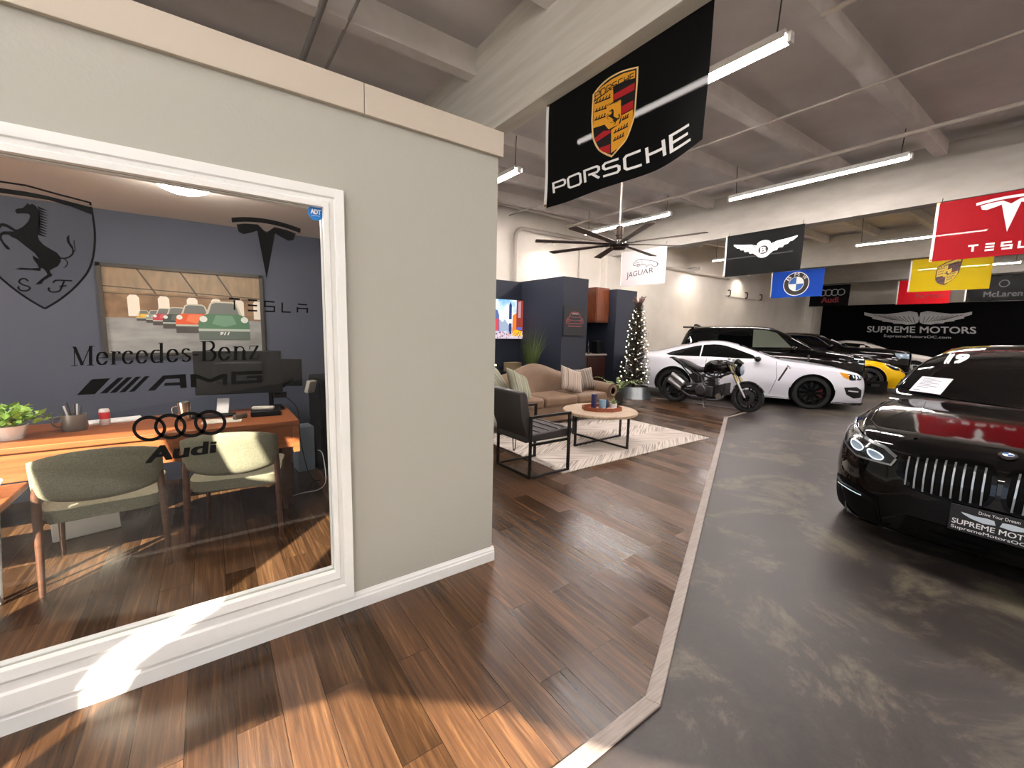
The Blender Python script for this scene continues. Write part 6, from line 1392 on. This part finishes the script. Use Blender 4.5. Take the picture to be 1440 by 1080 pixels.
for s in (-1, 1):
    f = lambda L: [(s*y, z) for y, z in L]
    bl.patch('front_grille', M_PLB, 'F', f([(.03, .72), (.5, .72), (.55, 1.0), (.03, 1.02)]), .006)
    for k in range(8): bl.line('grille_slat', M_CHROME, 'F', f([(.06+k*.06, .74), (.06+k*.06, 1.0)]), .014, .016)
bl.both(bl.patch, 'headlight', M_HL, [(.05, .88), (.07, 1.03), (.40, 1.05), (.34, .92)], .008); bl.both(bl.line, 'front_chrome', M_CHROME, [(.04, .45), (.3, .46)], .03, .01)
sb = bl.proj('T'); psh = Art().poly([(0, 0), (1, 0), (1, 1), (0, 1)]).build('price_sheet', M_PAPER, None, lambda u, v, l: bl.root.matrix_basis @ sb(1.80+v*.3, .60-.3*u, .015), 0, .1); tag(psh, 'small white sheet in the windscreen of the distant black luxury car', 'sheet')
Art().text('19', 0, 0, 1, 1, .03, .2).build('year_number', M_PW, bl.root, lambda u, v, l: sb(2.28+v*.14, .58-.22*u, .012), 0, .1)
# silver-white car at the far end
P_SIL = paint('silver white paint', 'b9b4ae', rough=.2)
SN = Vector((21.8, 3.2, 0))
si = Car('pale silver car at the far end of the row, under the wall sign', 'car', 4.6,
    [(0, .6), (.03, .7), (.1, .76), (.6, .92), (1.3, 1.02), (1.8, 1.2), (2.3, 1.36), (2.8, 1.4), (3.4, 1.3), (4.1, 1.08), (4.5, 1.03), (4.6, .9)], [(0, .55), (.1, .68), (.6, .84), (1.5, .93), (4.3, .96), (4.6, .8)],
    [(0, .55), (.03, .66), (.1, .76), (.3, .88), (.7, .92), (4.0, .92), (4.6, .75)], [(0, .4), (.3, .7), (1.3, .75), (1.8, .68), (2.4, .57), (3.2, .57), (4.2, .66), (4.6, .5)], [(0, .24), (.06, .18), (.4, .16), (4.2, .2), (4.6, .35)], (.9, 3.6), .34, P_SIL, SN, (.3, -.95), .78, name='silver_car')
si.wheels(M_RIMS, .25, 5, .08); si.both(si.patch, 'side_window', M_CGLASS, [(1.85, 1.0), (2.35, 1.27), (2.9, 1.31), (3.8, 1.03)]); si.patch('windscreen', M_CGLASS, 'T', [(1.4, -.66), (1.32, 0), (1.4, .66), (2.25, .54), (2.25, -.54)]); si.both(si.patch, 'headlight', M_HL, [(.08, .68), (.16, .77), (.5, .84), (.42, .72)], .006); si.mirrors(1.85, 1.03, P_SIL)
# low black bumper unit on the floor by the yellow car
lb = thing('front_bumper', 'low black glossy bumper with a small plate on the floor before the yellow car', 'bumper', (14.6, 3.5, 0), math.atan2(-HD[1], -HD[0])*0)
lb.scale = (.62, .62, .85)
MB().prism(sp2([(-.55, -.1), (-.5, .12), (0, .22), (.5, .12), (.62, -.15), (.4, -.2), (0, -.1), (-.4, -.2)], 3, True), lambda u, v, w_: (Matrix.Rotation(-.75, 4, 'Z') @ Vector((u, v, w_+.06))), .36).build('shell', P_BLK, lb, bevel=.04, segs=3)
MB().box((-.5, -.1, .03), (.5, .1, .07), rot('Z', -.75)).build('lower_lip', M_PLB, lb); MB().box((-.16, -.02, .24), (.16, .0, .32), rot('Z', -.75) @ T(.1, -.17, 0)).build('plate', mat('black plate', '141518', .4), lb)
# ------------------------------------------------------------------ motorcycle
P0 = Vector((8.34, 5.33, 0)); P1 = Vector((8.47, 3.86, 0)); bd = (P1-P0); wb = bd.length; bd.normalize()
# local frame: +x forward, +y to the rider's left, origin under the rear axle
bk_ = thing('motorcycle', 'black naked motorcycle with twin silver exhaust cans parked by the tree', 'motorcycle', tuple(P0), math.atan2(bd.y, bd.x))
M_BKP = P_BLK; M_ENG = mat('grey engine alloy', '47474a', .4, .8); M_SIL = mat('brushed silver can', 'b4b6b8', .28, .95); M_GOLDF = mat('pale gold fork tube', 'b7a877', .3, .8); M_FR = mat('dark trellis tube', '2c2d30', .35, .6); M_SEATB = mat('black seat vinyl', '141416', .6)
WB = 1.47; LEAN = rot('X', .0)
def mwheel(x, r, w, rimr, name='wheel'):
    n = 44; M = T(x, 0, r) @ rot('X', -PI/2)
    prof = [(rimr, -w*.42)]+[(r-w*.5*(1-math.cos(t))*.75, w*.5*math.sin(t)) for t in [(-80+16*k)*PI/180 for k in range(11)]]+[(rimr, w*.42)]
    ty = MB().lathe(prof, M, n, closed=True).build(name, M_TYRE, bk_, smooth=40)
    MB().lathe([(rimr+.004, -w*.38), (rimr+.004, w*.38), (rimr-.02, w*.32), (rimr-.028, 0), (rimr-.02, -w*.32)], M, n, closed=True).build('rim', M_RIMB, ty, smooth=35)
    mb = MB()
    for k in range(5):
        for da in (-.16, .16): mb.box((.03, -.011, -.02), (rimr-.015, .011, .02), M @ rot('Z', 2*PI*k/5+da))
    mb.lathe([(0, -.05), (.045, -.05), (.045, .05), (0, .05)], M, 18); mb.build('spokes', M_RIMB, ty, smooth=30)
    return ty
rw = mwheel(0, .315, .18, .215); fwh = mwheel(WB, .30, .12, .215)
for sg in (-1, 1): MB().lathe([(.075, -.003), (.155, -.003), (.155, .003), (.075, .003)], T(WB, sg*.075, .30) @ rot('X', -PI/2), 32, closed=True).build('brake_disc', M_DISC, fwh, smooth=30)
MB().lathe([(.05, -.003), (.115, -.003), (.115, .003), (.05, .003)], T(0, -.10, .315) @ rot('X', -PI/2), 28, closed=True).build('brake_disc', M_DISC, rw, smooth=30)
SH = Vector((WB-.42, 0, .82))
for sg in (-1, 1):
    y = sg*.10; fkd = Vector((.42-.03, 0, -.52))
    a0 = Vector((WB-.355, y, .86)); a1 = Vector((WB-.01, y, .30)); am = a0.lerp(a1, .55)
    MB().tube([a0, am], .027, 12).build('fork_tube', M_GOLDF, bk_, smooth=True); MB().tube([am, a1], [.022, .02], 12).build('fork_leg', M_SIL, bk_, smooth=True)
    MB().cbox((0, 0, 0), (.06, .05, .11), T(WB-.09, sg*.085, .38) @ rot('Y', .5)).build('brake_caliper', M_ENG, bk_, bevel=.01)
MB().cbox((0, 0, 0), (.09, .27, .035), T(WB-.36, 0, .855) @ rot('Y', .55)).build('fork_clamp', M_ENG, bk_, bevel=.008); MB().cbox((0, 0, 0), (.09, .27, .035), T(WB-.27, 0, .70) @ rot('Y', .55)).build('fork_clamp', M_ENG, bk_, bevel=.008)
MB().tube(smoothpath([(WB-.44, .36, .90), (WB-.38, .22, .92), (WB-.35, .08, .89), (WB-.35, -.08, .89), (WB-.38, -.22, .92), (WB-.44, -.36, .90)], 6), .013, 10).build('handlebar', M_FR, bk_, smooth=True)
for sg in (-1, 1):
    MB().tube([(WB-.455, sg*.36, .898), (WB-.425, sg*.26, .912)], .018, 10).build('grip', M_SEATB, bk_, smooth=True); MB().tube([(WB-.40, sg*.30, .915), (WB-.33, sg*.34, .905), (WB-.36, sg*.38, .90)], .006, 6).build('brake_lever', M_SIL, bk_)
MB().sphere((WB-.33, -.16, .95), .032, 8).build('fluid_reservoir', M_SIL, bk_, smooth=True)
MB().sphere((0, 0, 0), .095, 10, (.72, .95, 1.15)).build('headlight', M_BKP, bk_, smooth='full').location = (WB-.19, 0, .75)
MB().lathe([(0, .03), (.06, .022), (.082, 0), (.07, -.02)], T(WB-.135, 0, .75) @ rot('Y', PI/2-.1), 24).build('headlamp_lens', M_HL, bk_, smooth=True)
MB().prism([(WB-.30, .86), (WB-.17, .83), (WB-.12, .87), (WB-.24, .96)], lambda u, v, w_: Vector((u, w_-.07, v)), .14).build('flyscreen', M_BKP, bk_, bevel=.02)
# front fender
mb = MB(); vs = []; fs = []
for i in range(13):
    t = math.radians(25+i*10)
    for j in range(5):
        u = (j-2)/2; vs.append(Vector((WB+(.325-.03*u*u)*math.cos(t), u*.075, .30+(.325-.03*u*u)*math.sin(t))))
for i in range(12):
    for j in range(4): fs.append((i*5+j, i*5+j+1, (i+1)*5+j+1, (i+1)*5+j))
mb.add(vs, fs).build('front_fender', M_BKP, bk_, smooth='full')
# tank, seat, tail: lofted along x
def loft(name, m, secs, smooth=True, parent=None):
    n = 14; vs = []; fs = []
    for x, zc_, w_, h_ in secs:
        for k in range(n):
            a_ = 2*PI*k/n; c_, s_ = math.cos(a_), math.sin(a_)
            vs.append(Vector((x, w_*abs(c_)**.75*(1 if c_ > 0 else -1), zc_+h_*abs(s_)**.75*(1 if s_ > 0 else -1))))
    for i in range(len(secs)-1):
        for k in range(n): fs.append((i*n+k, i*n+(k+1) % n, (i+1)*n+(k+1) % n, (i+1)*n+k))
    fs += [tuple(range(n))[::-1], tuple((len(secs)-1)*n+k for k in range(n))]
    return MB().add(vs, fs).build(name, m, parent or bk_, smooth='full')
def sec(L): return [tuple(v) for v in L]
loft('fuel_tank', M_BKP, [(.60, .70, .06, .05), (.64, .735, .115, .095), (.72, .765, .155, .12), (.84, .785, .175, .13), (.96, .79, .17, .125), (1.06, .775, .14, .10), (1.12, .755, .08, .06)])
loft('seat', M_SEATB, [(.02, .865, .05, .02), (.08, .85, .09, .035), (.22, .805, .12, .04), (.38, .745, .13, .042), (.52, .705, .12, .045), (.62, .715, .08, .05), (.66, .73, .04, .04)])
loft('tail_unit', M_BKP, [(-.16, .90, .03, .015), (-.10, .885, .06, .03), (.05, .82, .085, .045), (.25, .745, .09, .05), (.42, .68, .08, .05)])
MB().box((-.19, -.035, .885), (-.15, .035, .905)).build('tail_light', mat('tail lamp red', '5a0c10', .2), bk_, bevel=.004)
MB().prism([(-.16, .86), (-.10, .87), (-.24, .62), (-.27, .62)], lambda u, v, w_: Vector((u, w_-.05, v)), .1).build('plate_bracket', M_PLB, bk_) if False else None
# trellis frame
def tubes(name, L, r, m): 
    for a_, b_ in L: MB().tube([a_, b_], r, 8).build(name, m, bk_, smooth=True)
for sg in (-1, 1):
    y = sg*.15; A = (WB-.36, sg*.05, .80); Bp = (.60, y, .62); Cp = (WB-.32, sg*.06, .70); Dp = (.62, y*.95, .50); m1 = (.86, y, .70); m2 = (.88, y, .58); m3 = (1.0, y*.9, .72)
    tubes('frame_tube', [(A, Bp), (Cp, Dp), (m1, m2), (m2, Bp), (m1, Cp), (m2, m3)], .013, M_FR)
    tubes('subframe_tube', [((.58, sg*.11, .60), (.10, sg*.09, .80)), ((.50, sg*.11, .48), (.14, sg*.09, .76))], .012, M_FR)
# engine
eng = MB(); eng.box((.50, -.13, .22), (.86, .13, .46)); eng.build('engine_block', M_ENG, bk_, bevel=.035, segs=3)
for sg in (-1, 1): MB().lathe([(0, .05), (.09, .05), (.115, .03), (.12, -.02), (0, -.02)], T(.62, sg*.135, .36) @ rot('X', -PI/2*sg), 28).build('engine_cover', M_ENG if sg > 0 else mat('satin clutch cover', '66666a', .35, .85), bk_, smooth=35)
for c, M in (((.80, 0, .52), rot('Y', -.15)), ((.95, 0, .40), rot('Y', PI/2-.2))):
    mb = MB(); MM = T(*c) @ M
    for k in range(7): mb.box((-.085, -.10, -.07+k*.023), (.085, .10, -.058+k*.023), MM)
    mb.box((-.065, -.08, -.08), (.065, .08, .09), MM); mb.build('cylinder_fins', M_ENG, bk_)
mb = MB().box((1.06, -.14, .30), (1.09, .14, .52), None); mb.build('oil_cooler', M_PLB, bk_, bevel=.004)
MB().lathe([(0, .03), (.055, .03), (.06, 0), (.05, -.03), (0, -.03)], T(.98, -.13, .27) @ rot('X', PI/2), 20).build('water_pump', M_SIL, bk_, smooth=35)
MB().tube(smoothpath([(.70, -.10, .20), (.5, -.12, .18), (.3, -.14, .24), (.16, -.17, .34)], 6), .026, 10).build('exhaust_pipe', M_ENG, bk_, smooth=True)
MB().tube(smoothpath([(1.0, -.09, .42), (1.08, -.12, .30), (.98, -.15, .20), (.75, -.13, .17)], 6), .024, 10).build('exhaust_pipe', M_ENG, bk_, smooth=True)
for k, (dz, dx) in enumerate(((0, 0), (.095, .06))):
    a_ = Vector((.22+dx, -.20, .34+dz)); b_ = Vector((-.06+dx, -.23, .50+dz)); d = (b_-a_).normalized()
    o = MB().tube([a_, a_+d*.02, b_-d*.02, b_], [.03, .052, .052, .046], 20).build('exhaust_can', M_SIL, bk_, smooth=35); MB().tube([b_-d*.002, b_+d*.004], .028, 14).build('exhaust_tip', M_PLB, o, smooth=True); MB().tube([a_, Vector((.18, -.16, .30))], [.045, .03], 12).build('can_shield', M_PLB, o, smooth=True)
MB().tube([(.52, -.10, .34), (.2, -.12, .32), (0, -.12, .315)], [.04, .034, .03], 12).build('swingarm', M_PLB, bk_, smooth=True); MB().tube([(.52, .10, .34), (0, .12, .315)], [.04, .03], 12).build('swingarm', M_PLB, bk_, smooth=True); MB().tube([(-.0, -.13, .315), (0, .13, .315)], .018, 10).build('rear_axle', M_SIL, bk_)
MB().tube([(.42, -.05, .66), (.36, -.05, .40)], .035, 12).build('shock_absorber', M_SIL, bk_, smooth=True); MB().tube([(.55, -.16, .22), (.46, -.22, .24)], .012, 8).build('foot_peg', M_SIL, bk_); MB().tube([(.42, -.15, .42), (.34, -.19, .40)], .012, 8).build('foot_peg', M_SIL, bk_)
MB().box((.28, -.14, .36), (.55, -.12, .47)).build('heel_plate', M_ENG, bk_, bevel=.01)
MB().tube([(.66, -.12, .18), (.72, -.20, .06), (.77, -.26, .012)], .010, 8).build('kickstand', M_SIL, bk_); MB().tube([(.52, -.06, .56), (.66, -.16, .50), (.72, -.16, .40)], .012, 8).build('radiator_hose', M_PLB, bk_)
MB().prism([(.30, .60), (.44, .66), (.56, .62), (.58, .50), (.46, .46)], lambda u, v, w_: Vector((u, w_-.12, v)), .24).build('airbox', M_PLB, bk_, bevel=.03)
for a_, b_ in (((WB-.36, .08, .88), (.95, .1, .62)), ((WB-.34, -.12, .88), (WB-.12, -.09, .42))): MB().tube(smoothpath([a_, (Vector(a_)+Vector(b_))/2+Vector((.06, 0, -.04)), b_], 5), .006, 6).build('brake_hose', M_PLB, bk_)

for o in bk_.children:      # the upper works stand a little taller than the wheels
    if o.name.startswith('wheel') or o.name.startswith('front_fender'): continue
    off = o.location.z
    for v in o.data.vertices:
        z = v.co.z+off; v.co.z += .085*max(0, min(1, (z-.42)/.4))
for o in bk_.children:
    if o.name.startswith('headlight'): o.location.z += 0
